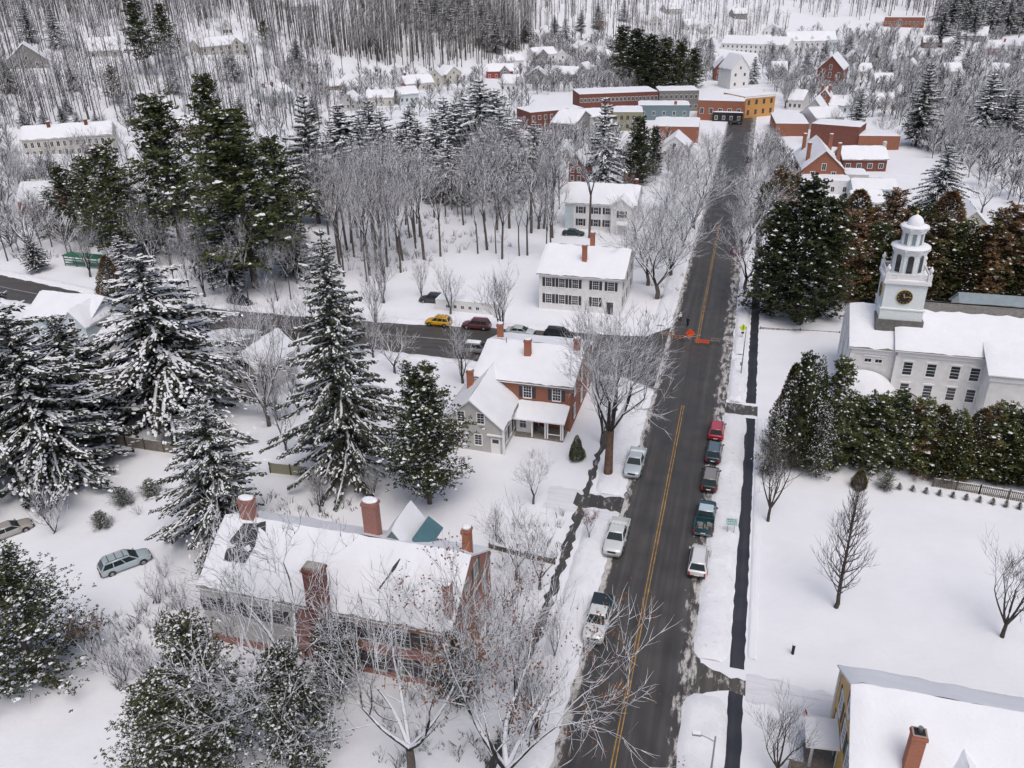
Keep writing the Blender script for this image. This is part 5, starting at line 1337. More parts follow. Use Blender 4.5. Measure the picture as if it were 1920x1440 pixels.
    for sgn in (-1, 1):
        k = MB(); k.box(h-.30, h-.05, sgn*w*.62-.16, sgn*w*.62+.16, hood-.36, hood-.20); k.build('headlight', 'head_light', t)
        k = MB(); k.box(*((-h-.012, -h+.12, sgn*w*.80-.09, sgn*w*.80+.09) if kind != 'pickup' else (-h-.012, -h+.04, sgn*w*.93-.06, sgn*w*.93+.06)), belt-.50, belt-.12); k.build('taillight', 'red_light', t)
        k = MB(); k.box(cab[3]-.28, cab[3]-.12, sgn*(w+.10)-.09, sgn*(w+.10)+.09, belt-.02, belt+.13); k.build('mirror', P, t)
    k = MB(); k.box(h-.12, h+.05, -w*.80, w*.80, .34, .50); k.build('bumper', 'black' if kind != 'pickup' else 'metal_grey', t)
    k = MB(); k.box(-h-.06, -h+.1, -w*.85, w*.85, .36, .54); k.build('bumper', 'black' if kind != 'pickup' else 'metal_grey', t)
    k = MB(); k.box(h-.06, h+.012, -w*.42, w*.42, hood-.42, hood-.24); k.build('grille', 'black', t)
    k = MB(); k.box(-h-.075, -h-.055, -.24, .24, .56, .68); k.build('number_plate', 'white', t)
    return t
g_r = 'cars parked on the right of the street'; g_l = 'cars parked on the left of the street'; g_c = 'cars along the cross street'
def along(px, py, z=.9): p = at(px, py, z); return p.x, p.y
car('suv', 'white car with a black rear window, nearest of the row by the bank', (.72, .72, .74), *along(1311, 1046), 1, g_r)
car('pickup', 'teal pickup with a pale cab roof and a loaded bed', (.03, .085, .105), *along(1323, 966), 1, g_r, roof=(.50, .60, .66), bed='load')
car('suv', 'black car with a grey roof parked just ahead of the teal pickup', (.03, .03, .032), *along(1332, 893), 1, g_r, roof=(.26, .25, .25))
car('suv', 'dark blue grey car parked behind the red one', (.035, .055, .075), *along(1339, 843), 1, g_r, roof=(.12, .17, .21), L=4.4)
car('suv', 'red car at the far end of the parked row', (.40, .025, .05), *along(1344, 803), 1, g_r, L=4.3, roof=(.44, .09, .12))
car('pickup', 'silver pickup parked below the large brown trunked tree', (.50, .56, .60), *along(1191, 864), 181, g_l, bed='snow')
car('pickup', 'white pickup with an open bed and a rack behind its cab', (.62, .66, .68), *along(1156, 1003), 181, g_l, bed='rack')
car('pickup', 'white pickup with a dark bed cover, nearest on the left', (.66, .68, .70), *along(1122, 1156), 181, g_l, bed='cover')
car('wagon', 'silver estate car with roof bars parked alone in the snowy yard', (.40, .48, .52), *along(233, 1049), 38, None)
car('sedan', 'grey saloon cut by the left edge of the yard', (.38, .37, .35), *along(14, 990), 33, None, snow=False)
car('wagon', 'yellow car on the cross street by the snow bank', (.72, .40, .02), *along(822, 600), 270, g_c, L=4.3)
car('suv', 'dark red car on the cross street half behind branches', (.16, .05, .06), *along(893, 606), 268, g_c)
car('sedan', 'silver car with dark windows beside the multi stemmed tree', (.50, .53, .55), *along(976, 618), 90, g_c)
car('suv', 'black van parked at the end of the cross street', (.02, .02, .028), *along(1049, 624), 90, g_c, L=5.0)
car('sedan', 'black saloon standing in front of the black van', (.02, .02, .028), *along(1049, 645), 90, g_c, L=5.0)
car('suv', 'grey car under a snowy roof beside the brick house chimney', (.22, .22, .23), *along(895, 651), 88, g_c, snow=True)
car('suv', 'dark grey car parked in the snowy lot above the yellow one', (.06, .06, .065), *along(811, 558), 268, None, snow=False)
car('sedan', 'black car in front of the white house with the blue end', (.015, .03, .035), *along(1075, 434), 90, None)
car('suv', 'dark car parked by the trees at the left of the cross street', (.02, .02, .025), *along(449, 563), 100, None)
car('suv', 'dark car driving far up the street near the shops', (.03, .03, .03), *along(1376, 346), 180, None, roof=(.2, .15, .12))
car('sedan', 'dark red car parked far up the street on the right', (.25, .03, .04), *along(1379, 465), 1, None)
car('sedan', 'black car crossing in front of the orange building', (.02, .02, .025), *along(1378, 228), 90, None)
car('suv', 'dark car parked on the right near the end of the street', (.03, .03, .04), *along(1405, 297), 1, None)

# ------------------------------------------------------------------ road works, signs, posts, people
def person(label, p, rz, coat, trousers, hat=None, group=None, stride=.0, h=1.74):
    t = thing('person', label, 'person', p, rz, group); k = h/1.74
    def skin(name, verts, edges, rad, mat, parent, root=0):
        me = bpy.data.meshes.new(name); me.from_pydata([tuple(Vector(v)*k) for v in verts], edges, []); me.materials.append(M[mat])
        o = obj(name, me, parent); md = o.modifiers.new('skin', 'SKIN')
        for i, r in enumerate(rad): me.skin_vertices[0].data[i].radius = (r*k, r*k)
        me.skin_vertices[0].data[root].use_root = True
        s = o.modifiers.new('sub', 'SUBSURF'); s.levels = s.render_levels = 1
        for q in me.polygons: q.use_smooth = True
        return o
    V = [(0, 0, .95), (0, 0, 1.12), (0, .0, 1.36), (0, 0, 1.47), (0, -.01, 1.54), (0, -.015, 1.63), (0, 0, 1.70)]
    R = [.14, .13, .15, .07, .06, .10, .07]; E = [(0, 1), (1, 2), (2, 3), (3, 4), (4, 5), (5, 6)]
    for s in (-1, 1):
        n = len(V); f = s*stride
        V += [(s*.10, 0, .88), (s*.105, -f*.5-.02, .50), (s*.105, -f+.02*(f < 0), .10), (s*.11, -f-.14, .045)]; R += [.09, .062, .045, .045]; E += [(0, n), (n, n+1), (n+1, n+2), (n+2, n+3)]
        n = len(V); V += [(s*.19, 0, 1.40), (s*.245, f*.3+.02, 1.13), (s*.25, f*.5-.05, .90), (s*.25, f*.5-.07, .82)]; R += [.06, .045, .034, .032]; E += [(2, n), (n, n+1), (n+1, n+2), (n+2, n+3)]
        hx = n+3; n = len(V)
        for j in range(4):
            V += [(s*.25, f*.5-.10+.022*j, .775), (s*.243, f*.5-.105+.022*j, .735-.008*(j in (1, 2)))]; R += [.0095, .008]; E += [(hx, n+2*j), (n+2*j, n+2*j+1)]
        V += [(s*.235, f*.5-.12, .79)]; R += [.010]; E += [(hx, len(V)-1)]
    body = skin('body', V, E, R, 'skin', t)
    hd = MB(); hd.lathe([(.05, 1.60), (.108, 1.64), (.112, 1.69), (.085, 1.75), (.03, 1.78)], 0, .01, 10); hd.v = [tuple(Vector(v)*k) for v in hd.v]; hd.build('hair' if not hat else 'hat', hat or 'hair', t)
    fc = MB(); fc.v = []
    for s in (-1, 1): fc.box(s*.035-.012, s*.035+.012, -.118, -.105, 1.635, 1.65)
    fc.box(-.012, .012, -.135, -.10, 1.60, 1.63); fc.box(-.025, .025, -.115, -.10, 1.575, 1.583)
    fc.v = [tuple(Vector(v)*k) for v in fc.v]; fc.build('face', 'hair', body)
    V = [(0, 0, .86), (0, 0, 1.12), (0, 0, 1.37), (0, 0, 1.46)]; R = [.175, .165, .18, .085]; E = [(0, 1), (1, 2), (2, 3)]
    for s in (-1, 1):
        f = s*stride; n = len(V); V += [(s*.19, 0, 1.40), (s*.245, f*.3+.02, 1.13), (s*.25, f*.5-.05, .90)]; R += [.078, .062, .05]; E += [(2, n), (n, n+1), (n+1, n+2)]
    skin('jacket', V, E, R, coat, t)
    V = [(0, 0, .93)]; R = [.16]; E = []
    for s in (-1, 1):
        f = s*stride; n = len(V); V += [(s*.10, 0, .86), (s*.105, -f*.5-.02, .50), (s*.105, -f, .12)]; R += [.105, .078, .06]; E += [(0, n), (n, n+1), (n+1, n+2)]
    skin('trousers', V, E, R, trousers, t)
    return t
person('person in a white jacket and dark trousers walking at the road works', at(1275, 604), .5, 'cloth_white', 'cloth_trousers', 'cloth_white', None, .22)
person('person in a long black coat standing on the road by the orange sign', at(1289, 613), 2.6, 'cloth_dark', 'cloth_dark', None, None, .05, 1.8)
def barricade(label, p, rz, w, mats, group):
    t = thing('barricade', label, 'barricade', p, rz, group)
    for s in (-1, 1):
        b = MB(); x = s*(w/2-.2)
        for q in (-1, 1): b.tube([(x, q*.32, 0), (x, 0, 1.05)], .035, 5, 0, True)
        b.build('leg', 'wood_grey', t)
    for z in (.55, .85):
        b = MB(); n = 6
        for i in range(n): b.box(-w/2+w*i/n, -w/2+w*(i+1)/n, -.06+.1*(z < .7)*-1, -.02-.1*(z < .7), z, z+.2, i % 2)
        b.build('board', mats, t)
gb = 'road works barricades across the street'
for i, (u, v, w, ms, lb) in enumerate(((1316, 648, 2.2, ['orange', 'orange'], 'orange boarded barricade right of the yellow line at the road works'), (1340, 646, 1.6, ['trunk_red', 'wood_grey'], 'brown and grey barricade at the right kerb of the road works'),
        (1272, 640, 2.2, ['trunk_red', 'orange_board'], 'brown and orange barricade left of the orange diamond sign'), (1251, 634, 1.8, ['wood_grey', 'orange_board'], 'grey and orange barricade at the corner tree of the road works'))):
    barricade(lb, at(u, v), .06*i, w, ms, gb)
t = thing('road_sign', 'orange diamond road works sign on a low stand', 'sign', at(1293, 642), 0)
b = MB(); b.v = [(0, -.02, .75), (.78, -.02, 1.53), (0, -.02, 2.31), (-.78, -.02, 1.53), (0, .02, .75), (.78, .02, 1.53), (0, .02, 2.31), (-.78, .02, 1.53)]
for q in ((0, 1, 2, 3), (7, 6, 5, 4), (0, 4, 5, 1), (1, 5, 6, 2), (2, 6, 7, 3), (3, 7, 4, 0)): b.face(q)
b.build('board', 'orange', t)
b = MB()
for a in (.4, 1.9, 3.5, 5.1): b.tube([(0, .05, .75), (math.cos(a)*.7, .05+math.sin(a)*.7, .0)], .03, 5, 0, True)
b.build('stand', 'metal_grey', t)
t = thing('crossing_sign', 'lime yellow pedestrian sign on a post beside the pavement', 'sign', at(1391, 637), .12)
b = MB(); b.tube([(0, .05, -.1), (0, .05, 2.7)], .035, 6, 0, True); b.build('post', 'metal_grey', t)
b = MB(); b.v = [(x, y, 2.05+z) for y in (-.02, .02) for x, z in ((0, -.62), (.62, 0), (0, .62), (-.62, 0))]
for q in ((0, 1, 2, 3), (7, 6, 5, 4), (0, 4, 5, 1), (1, 5, 6, 2), (2, 6, 7, 3), (3, 7, 4, 0)): b.face(q)
bd = b.build('board', 'lime', t)
b = MB(); b.lathe([(.07, 0), (.07, .012)], 0, 0, 10); o = b.build('symbol_head', 'black', bd, (0, -.022, 2.38)); o.rotation_euler[0] = PI/2
b = MB()
for q in (((-.03, 2.3), (.05, 2.28), (.04, 2.02), (-.05, 2.02)), ((-.05, 2.02), (.01, 2.02), (-.1, 1.7), (-.16, 1.72)), ((.0, 2.02), (.05, 2.02), (.15, 1.72), (.09, 1.7)), ((.03, 2.26), (.05, 2.2), (.18, 2.1), (.19, 2.15)), ((-.03, 2.26), (-.03, 2.2), (-.14, 2.05), (-.17, 2.09))):
    b.poly([(x, -.034, z) for x, z in q])
b.build('symbol', 'black', bd)
b = MB(); b.box(-.22, .22, -.02, .02, 1.05, 1.35); b.build('arrow_plate', 'black', t)
t = thing('notice_sign', 'pale board with teal lettering on two posts in the snow bank', 'sign', at(1369, 1003), .05)
for s in (-1, 1): b = MB(); b.tube([(s*.33, .04, -.1), (s*.33, .04, 2.1)], .035, 6, 0, True); b.build('post', 'metal_grey', t)
b = MB(); b.box(-.62, .62, -.02, .02, 1.15, 2.15); b.build('board', 'sign_white', t)
b = MB(); rr = random.Random(3)
for r, (z, hh) in enumerate(((1.9, .16), (1.66, .16), (1.46, .08), (1.32, .08))):
    x = -.52
    while x < .5:
        w = rr.uniform(.06, .16); b.box(x, min(.54, x+w), -.03, -.02, z, z+hh*rr.uniform(.7, 1)); x += w+rr.uniform(.02, .06)
b.build('lettering', 'teal_sign', t)
def street_lamp(label, p, h, arm, rz, cat='street lamp', bend=0):
    t = thing('street_lamp', label, cat, p, rz)
    b = MB(); b.lathe([(.15, -.2), (.15, .25), (.085, .35), (.06, h)], 0, 0, 8); b.build('post', 'metal_grey', t)
    b = MB(); b.tube([(0, 0, h-.5), (-arm*.5, 0, h-.22), (-arm, 0, h)], .035, 6, 0, True); b.build('arm', 'metal_grey', t)
    b = MB(); b.box(-arm-.55, -arm+.05, -.14, .14, h-.04, h+.10); o = b.build('lamp_head', 'metal_grey', t)
    s = MB(); s.box(-arm-.53, -arm+.03, -.13, .13, h+.10, h+.16); s.build('snow_cap', 'clump', o)
    return t
p = at(1341, 1387, 7.0); street_lamp('grey street lamp on the snow bank at the bottom of the picture', (p.x, p.y, .3), 7.0, 1.0, .1)
t = thing('pole', 'tall thin grey pole leaning beside the lime yellow sign', 'pole', at(1389, 704))
b = MB(); hh = top_height(at(1389, 704), 613); b.tube([(0, 0, -.2), (0, 0, hh*.5), (0, 0, hh)], [.08, .07, .05], 8, 0, True); b.build('shaft', 'metal_grey', t)
b = MB(); b.box(-.28, -.08, -.04, .04, 1.6, 2.1); b.build('small_plate', 'blue_metal', t)
t = thing('bollard', 'small dark post with snow on top at the lawn edge by the side drive', 'post', at(1486, 1226))
b = MB(); b.lathe([(.13, -.2), (.13, 1.0), (.10, 1.05)], 0, 0, 8); b.build('post', 'cloth_dark', t)
b = MB(); b.lathe([(.14, 1.05), (.16, 1.13), (.08, 1.22)], 0, 0, 8); b.build('snow_cap', 'clump', t)
def fence(name, label, pts, h, mat, board=.16, gap=.0, post=2.4, cat='fence', snow=True, pz=0):
    """boards between posts along a line of places"""
    P = [Vector(p) for p in pts]
    t = thing(name, label, cat, P[0])
    bd = MB()
    for a, c in zip(P, P[1:]):
        d = c-a; L = d.length; u = d.normalized(); s = Vector((-u.y, u.x, 0))*.02
        n = int(L/(board+gap))
        for i in range(n):
            q = a+u*((board+gap)*i)-P[0]; e = q+u*board; hh = h*(1+.03*math.sin(i*7.3))
            v = len(bd.v); bd.v += [q-s, e-s, e+s, q+s]+[w+Vector((0, 0, hh)) for w in (q-s, e-s, e+s, q+s)]
            for f in ((3, 2, 1, 0), (4, 5, 6, 7), (0, 1, 5, 4), (1, 2, 6, 5), (2, 3, 7, 6), (3, 0, 4, 7)): bd.face(tuple(v+k for k in f))
        for z in (.25, h-.25):
            q, e = a-P[0], c-P[0]; w = s*3; v = len(bd.v)
            bd.v += [q+s+Vector((0, 0, z)), e+s+Vector((0, 0, z)), e+w+Vector((0, 0, z)), q+w+Vector((0, 0, z))]+[x+Vector((0, 0, z+.09)) for x in (q+s, e+s, e+w, q+w)]
            for f in ((3, 2, 1, 0), (4, 5, 6, 7), (0, 1, 5, 4), (1, 2, 6, 5), (2, 3, 7, 6), (3, 0, 4, 7)): bd.face(tuple(v+k for k in f))
    bd.build('boards', mat, t)
    for a, c in zip(P, P[1:]):
        L = (c-a).length; n = max(1, int(L/post))
        for i in range(n+1):
            q = a.lerp(c, i/n)-P[0]; b = MB(); b.box(q.x-.07, q.x+.07, q.y-.09, q.y+.05, q.z-.3, q.z+h+.12); b.build('post', 'trunk', t)
    if snow:
        sn = MB()
        for a, c in zip(P, P[1:]): sn.tube([a.lerp(c, k/6)-P[0]+Vector((0, 0, h+.03)) for k in range(7)], [.02]+[.045]*5+[.02], 5)
        sn.build('snow_cap', 'clump', t)
    return t
fence('board_fence', 'long grey board fence between the lawn and the dark left spruces', [at(122, 826), at(238, 838), at(345, 853)], 1.5, 'wood_grey')
fence('board_fence', 'grey green board fence behind the big spruce at mid left', [at(508, 888), at(585, 896), at(665, 912)], 1.5, 'clap_olive')
fence('picket_fence', 'snowy picket fence behind the church lawn at the right edge', [at(1748, 914), at(1835, 928), at(1945, 947)], 1.25, 'wood_grey', .10, .09, 2.0)
fence('garden_wall', 'low dark garden wall running from the long brick building to the street', [at(918, 1030), at(985, 1046), at(1040, 1058)], .7, 'trunk', .5, 0, 6, 'wall')
fence('stone_wall', 'low rough wall in the snow beside the church front', [at(1425, 617), at(1500, 621), at(1574, 626)], .35, 'stone', .7, .12, 12, 'wall')
t = thing('shelter', 'dark green metal shelter beyond the cross street at the left', 'shelter', at(154, 503), math.radians(-2))
b = MB(); b.box(-4.4, 4.4, 0, 2.4, 2.2, 2.4); b.build('roof', 'green_metal', t)
for x in (-4.2, -1.4, 1.4, 4.2):
    b = MB(); b.box(x-.06, x+.06, .06, .18, 0, 2.2); b.build('post', 'green_metal', t)
for z in (.5, 1.1, 1.6): b = MB(); b.box(-4.2, 4.2, .1, .15, z, z+.25); b.build('rail', 'green_metal', t)

# ------------------------------------------------------------------ planting: foot and top of each tree as the photograph shows them
def tree(name, key, foot, top, label, group=None, wide=1.0, lean=(0, 0), rz=None, cat=None, parts=True, minh=1.0):
    p = at(*foot); h = max(minh, top_height(p, top))
    return plant(name, key, p, h, label, group, rz, wide, lean, cat or 'tree', parts)
# the foreground
tree('bare_tree', 'big0', (772, 1462), 1000, 'large bare tree with snow on every limb in front of the long brick building', wide=1.0, rz=.4)
tree('oak_tree', 'big1', (955, 1500), 1070, 'broad snow lined oak with dry brown leaves reaching over the left lane', rz=2.1, wide=.92)
tree('bare_tree', 'big2', (583, 1322), 950, 'leaning bare tree at the grey clad end of the long brick building', wide=1.1, lean=(.08, -.22), rz=1.0)
tree('bare_tree', 'vase1', (985, 1330), 1120, 'slim bare tree between the long brick building and the left pavement', wide=1.1)
tree('hemlock_tree', 'hemlock2', (410, 1440), 1180, 'large snow flecked hemlock at the bottom left of the long brick building', wide=.8)
tree('hemlock_tree', 'hemlock2', (560, 1420), 1225, 'second hemlock right of the large one under the bare foreground trees', wide=.9)
tree('hemlock_tree', 'hemlock1', (330, 1470), 1300, 'low hemlock at the very bottom left of the group', wide=.9)
tree('hemlock_tree', 'hemlock1', (70, 1275), 1062, 'round snowy hemlock filling the left edge of the lower yard', wide=1.05, rz=.3)
tree('yew_bush', 'cedar_dark', (860, 1300), 1190, 'dark round evergreen bush at the street corner of the long brick building', wide=1.1, cat='bush')
tree('yew_bush', 'hemlock1', (635, 1290), 1175, 'snow covered evergreen bush against the long brick building front', wide=.8, cat='bush')
for x, y, tp, lb in ((232, 946, 918, 'low dark green shrub above the silver estate car'), (192, 988, 962, 'low dark green shrub left of the silver estate car'), (285, 930, 902, 'dark green shrub under the broad snowy spruce limbs')):
    tree('shrub', 'hemlock1', (x, y), tp, lb, None, 1.5, cat='shrub', minh=1.1)
# around the brick house
tree('spruce_tree', 'spruce_big', (660, 900), 428, 'tallest dark spruce left of the brick house', wide=.95)
tree('spruce_tree', 'spruce_snow', (322, 770), 468, 'snow laden spruce with drooping limbs above the board fence', wide=1.45, rz=.2)
tree('spruce_tree', 'spruce_old', (425, 1000), 735, 'broad snowy spruce with long low limbs behind the long brick building', wide=1.12)
tree('hemlock_tree', 'hemlock3', (806, 945), 700, 'dark hemlock with a bare lower stem before the grey wing', wide=.9)
tree('spruce_tree', 'spruce_old', (30, 890), 455, 'huge dark spruce at the left edge of the upper yard', wide=1.2)
tree('spruce_tree', 'spruce_old', (105, 900), 590, 'dark spruce just right of the huge one at the left edge', wide=1.3)
tree('spruce_tree', 'spruce_dark', (165, 820), 590, 'dark spruce by the left end of the long board fence', wide=1.7)
tree('spruce_tree', 'spruce_dark', (60, 850), 640, 'lower dark spruce in the clump at the left edge', wide=1.8)
tree('spruce_tree', 'spruce_dark', (-30, 850), 560, 'dark spruce cut by the left edge of the picture', wide=1.6)
tree('maple_tree', 'maple', (1140, 890), 535, 'large bare tree with a brown trunk beside the left lane', rz=1.3, wide=1.0)
tree('bare_tree', 'vase0', (1128, 830), 640, 'thin bare tree behind the large brown trunked one', wide=.9)
tree('bare_tree', 'vase2', (868, 720), 590, 'many stemmed bare tree at the corner of the brick house roof', wide=1.25)
tree('bare_tree', 'vase1', (940, 640), 470, 'many stemmed bare tree beside the silver car on the cross street', wide=1.15)
tree('bare_tree', 'broad1', (505, 800), 560, 'forked bare tree in front of the pale grey barn', wide=.75)
tree('bare_tree', 'vase0', (538, 850), 690, 'slender bare tree right of the pale grey barn', wide=.8)
tree('bare_tree', 'vase2', (520, 790), 640, 'slim bare tree behind the forked one before the barn', wide=.9)
tree('bare_tree', 'broad2', (968, 1085), 920, 'twiggy bare tree on the lawn before the grey wing', wide=.8)
tree('bare_tree', 'broad0', (1000, 945), 845, 'small twiggy bare tree on the drive of the grey wing', wide=.9)
tree('bare_tree', 'broad1', (955, 1160), 1020, 'twiggy bare tree by the end wall of the long brick building', wide=.8)
tree('shrub', 'beech', (1105, 1012), 948, 'small shrub with rust coloured leaves on the left snow bank', wide=.8, cat='shrub')
tree('shrub', 'cedar0', (1081, 862), 815, 'small upright evergreen shrub in the brick house yard', cat='shrub')
for i, (x, y, tp, lb) in enumerate(((104, 1004, 900, 'spreading bare shrub on the snow above the silver estate car'), (180, 1240, 1140, 'rusty twiggy shrub right of the round hemlock'), (230, 1280, 1170, 'tall grey twiggy shrub on the slope of the lower yard'), (300, 1290, 1190, 'grey twiggy shrub left of the large hemlock'), (275, 1330, 1250, 'thin drooping shrub at the edge of the lower lawn'),
        (300, 1130, 1060, 'bare shrub between the silver estate car and the brick building'), (345, 1150, 1075, 'bare shrub by the grey clad building end'), (262, 965, 938, 'low grey bush on the snow below the broad spruce'), (310, 1085, 1040, 'dark low bush by the wheel tracks'), (340, 950, 925, 'low bush under the broad spruce limbs'),
        (995, 860, 838, 'small bare bush before the brick house porch'), (1015, 815, 795, 'snowy bush at the porch step of the brick house'), (945, 835, 815, 'bare bush along the grey wing foot'), (1375, 770, 745, 'low bush at the slushy crossing path'), (960, 800, 780, 'bush in the corner of wing and porch'))):
    tree('shrub', 'beech' if 'rusty' in lb else 'shrub%d' % (i % 3), (x, y), tp, lb, wide=.9, cat='shrub', minh=.7)
# lawn right of the street
tree('bare_tree', 'lawn0', (1566, 1141), 902, 'single upright bare tree on the open snowy lawn', wide=1.0)
tree('bare_tree', 'lawn1', (1878, 1197), 985, 'spreading bare tree at the right edge of the open lawn', wide=.95)
tree('bare_tree', 'lawn1', (1440, 977), 775, 'bare tree beside the pavement below the church hedge', wide=.8)
tree('bare_tree', 'lawn1', (1455, 1460), 1300, 'bare tree at the bottom before the yellow house', wide=.95)
tree('bare_tree', 'lawn0', (1590, 1000), 905, 'small bare sapling behind the single lawn tree', wide=.9)
tree('bare_tree', 'vase0', (1790, 850), 745, 'snowy bare tree standing in the church hedge', wide=1.3)
gH = 'evergreens of the hedge before the church'
for i, (x, y, tp, k, w) in enumerate(((1440, 895, 790, 'hemlock2', .6), (1485, 880, 680, 'cedar_dark', .62), (1510, 880, 665, 'cedar0', .72), (1547, 885, 668, 'cedar_loose0', .85), (1530, 900, 770, 'hemlock2', .7), (1590, 880, 752, 'cedar_loose0', 1.25), (1630, 885, 756, 'cedar_loose1', 1.3), (1668, 885, 748, 'cedar_loose0', 1.2), (1706, 890, 752, 'cedar_loose1', 1.25), (1742, 893, 750, 'cedar_brown1', 1.2), (1775, 900, 770, 'cedar0', 1.3), (1815, 900, 755, 'cedar_brown0', 1.2), (1850, 905, 755, 'cedar_loose0', 1.3), (1885, 908, 750, 'cedar0', 1.2), (1920, 912, 752, 'cedar_loose1', 1.3), (1470, 850, 690, 'cedar_brown1', .9), (1610, 868, 762, 'cedar_brown1', 1.1), (1950, 915, 745, 'cedar0', 1.2))):
    tree('cedar_tree', k, (x, y-(10 if x > 1560 else 4)), tp-6+RND.uniform(-2, 24), 'bushy green and rust evergreen in the tall hedge south of the church', gH, w*RND.uniform(.7, 1.1))
for i in range(11):
    tree('shrub', 'hemlock1', (1660+i*25, 915+i*4), 903+i*4, 'tiny evergreen shrub in the row along the picket fence', 'small shrubs along the picket fence', .9, cat='shrub', minh=.5)
tree('shrub', 'cedar_brown0', (1610, 915), 880, 'low rust coloured shrub at the foot of the hedge', wide=1.3, cat='shrub'); tree('shrub', 'hemlock1', (1660, 918), 885, 'low spreading green shrub at the foot of the hedge', wide=1.1, cat='shrub')
# behind the church
for x, y, tp, lb in ((1440, 590, 395, 'dark evergreen nearest the pavement left of the church'), (1490, 600, 352, 'tallest dark evergreen left of the church tower'), (1535, 595, 385, 'dark evergreen right of the tallest one left of the church')):
    tree('pine_tree', 'cedar_dark', (x, y), tp, lb, wide=.85)
gB = 'brown green cedars behind the church'
for i, (x, y, tp) in enumerate([(1570+i*27, 560+i*2, 402+(i*37 % 40)) for i in range(14)]+[(1590+i*33, 500+i, 360+(i*29 % 45)) for i in range(11)]+[(1455, 420, 325), (1480, 415, 335), (1430, 430, 350)]):
    if 1640 < x < 1690 and tp > 430: tp = 425
    if 1770 < x < 1860 and y < 530: continue
    tree('cedar_tree', ('cedar_rust', 'cedar0', 'cedar_rust', 'cedar_brown1', 'cedar_loose0')[i*7 % 5], (x, y), tp+RND.uniform(-14, 10), 'brown and green cedar in the tall row behind the church tower' if y > 440 else 'rust brown cedar beside the street behind the dark evergreens', gB if y > 440 else 'rust brown cedars beside the street', 1.25)
# pines left of centre
for k, x, y, tp, w, lb in (('pine0', 345, 480, 195, .95, 'tall green pine with a long bare stem left of the centre wood'), ('pine1', 480, 540, 222, 1.15, 'broad tall green pine right of the red barn'), ('pine1', 425, 400, 152, .8, 'tall thin pine behind the broad one'), ('pine0', 540, 500, 270, .85, 'green pine at the right of the pine group'), ('pine2', 190, 455, 305, 1.0, 'bright green pine before the beige terrace'), ('pine2', 238, 490, 285, .95, 'green pine right of the bright one before the terrace'), ('pine2', 142, 450, 318, .9, 'green pine left of the bright one before the terrace'),
        ('spruce_dark', 598, 420, 175, .95, 'dark snowy spruce with a bare stem left of the spruce belt'), ('spruce0', 395, 520, 380, 1.0, 'dark spruce below the red barn'), ('spruce_dark', 440, 550, 380, 1.0, 'dark spruce under the broad tall pine'), ('pine0', 275, 140, 5, .9, 'tall dark pine on the hill above the dormered house'), ('pine1', 318, 120, 12, .9, 'second dark pine on the hill right of the first'), ('pine2', 222, 195, 128, 1.0, 'dark green bushy pine on the slope below the dormered house'), ('spruce_dark', 60, 80, 5, 1.2, 'dark spruce at the top left corner'), ('spruce0', 110, 90, 15, 1.2, 'grey green spruce right of the one in the top left corner'), ('pine2', 500, 90, 40, 1.0, 'round dark evergreen beside the cream hill house'),
        ('cedar_dark', 1195, 345, 228, .95, 'dark round pine in front of the olive building'), ('cedar_dark', 1225, 330, 245, .7, 'lower dark pine at the right of the round one'), ('spruce0', 1130, 360, 178, .8, 'slim snowy spruce rising before the shop row'), ('spruce_snow', 1755, 405, 270, 1.2, 'dark snow flecked spruce behind the brown cedars'), ('spruce_dark', 1716, 275, 118, .95, 'tall dark spruce at the right of the shops'), ('spruce0', 1832, 280, 135, 1.1, 'snowy spruce at the far right of the town'), ('spruce_dark', 1880, 285, 165, 1.3, 'dark spruce close to the right edge'), ('spruce0', 1910, 275, 150, 1.2, 'snowy spruce cut by the right edge'), ('spruce_dark', 1606, 250, 165, .9, 'narrow dark spruce by the pale blue roof'), ('spruce0', 1412, 158, 105, 1.0, 'narrow dark conifer beside the white steep roofed house'), ('spruce_dark', 1095, 165, 142, .9, 'tiny dark spruce before the long red shops'), ('spruce_dark', 1118, 163, 146, .9, 'tiny dark spruce right of its twin before the long red shops')):
    tree('pine_tree' if k[0] in 'pc' else 'spruce_tree', k, (x, y), tp, lb, None, w)
gS = 'belt of snowy spruces in the middle of the picture'
for i, (x, y, tp) in enumerate(((648, 345, 192), (685, 350, 215), (722, 335, 205), (758, 345, 240), (790, 340, 222), (822, 350, 212), (858, 330, 190), (905, 340, 145), (940, 350, 200), (968, 350, 232), (1003, 345, 225), (875, 300, 175), (700, 310, 185), (775, 310, 195), (838, 310, 180), (930, 310, 165), (660, 320, 235), (745, 370, 270), (890, 375, 260), (955, 375, 265), (670, 365, 250), (715, 375, 262), (805, 375, 258), (845, 380, 262), (925, 365, 240), (1020, 340, 240))):
    tree('spruce_tree', 'spruce%d' % (i % 3), (x, y), tp, 'snow striped spruce in the dense belt across the middle of the town', gS, 1.35+.2*(i % 3 == 0))
gD = 'dark evergreen clump above the shops'
for i, (x, y, tp) in enumerate(((1165, 150, 55), (1190, 168, 62), (1218, 172, 72), (1245, 172, 78), (1272, 172, 84), (1298, 165, 95), (1205, 140, 80))):
    tree('pine_tree', 'cedar_dark', (x, y), tp, 'dark evergreen in the clump above the long red brick shops', gD, 1.1)
gT = 'dark conifers along the top of the wood'
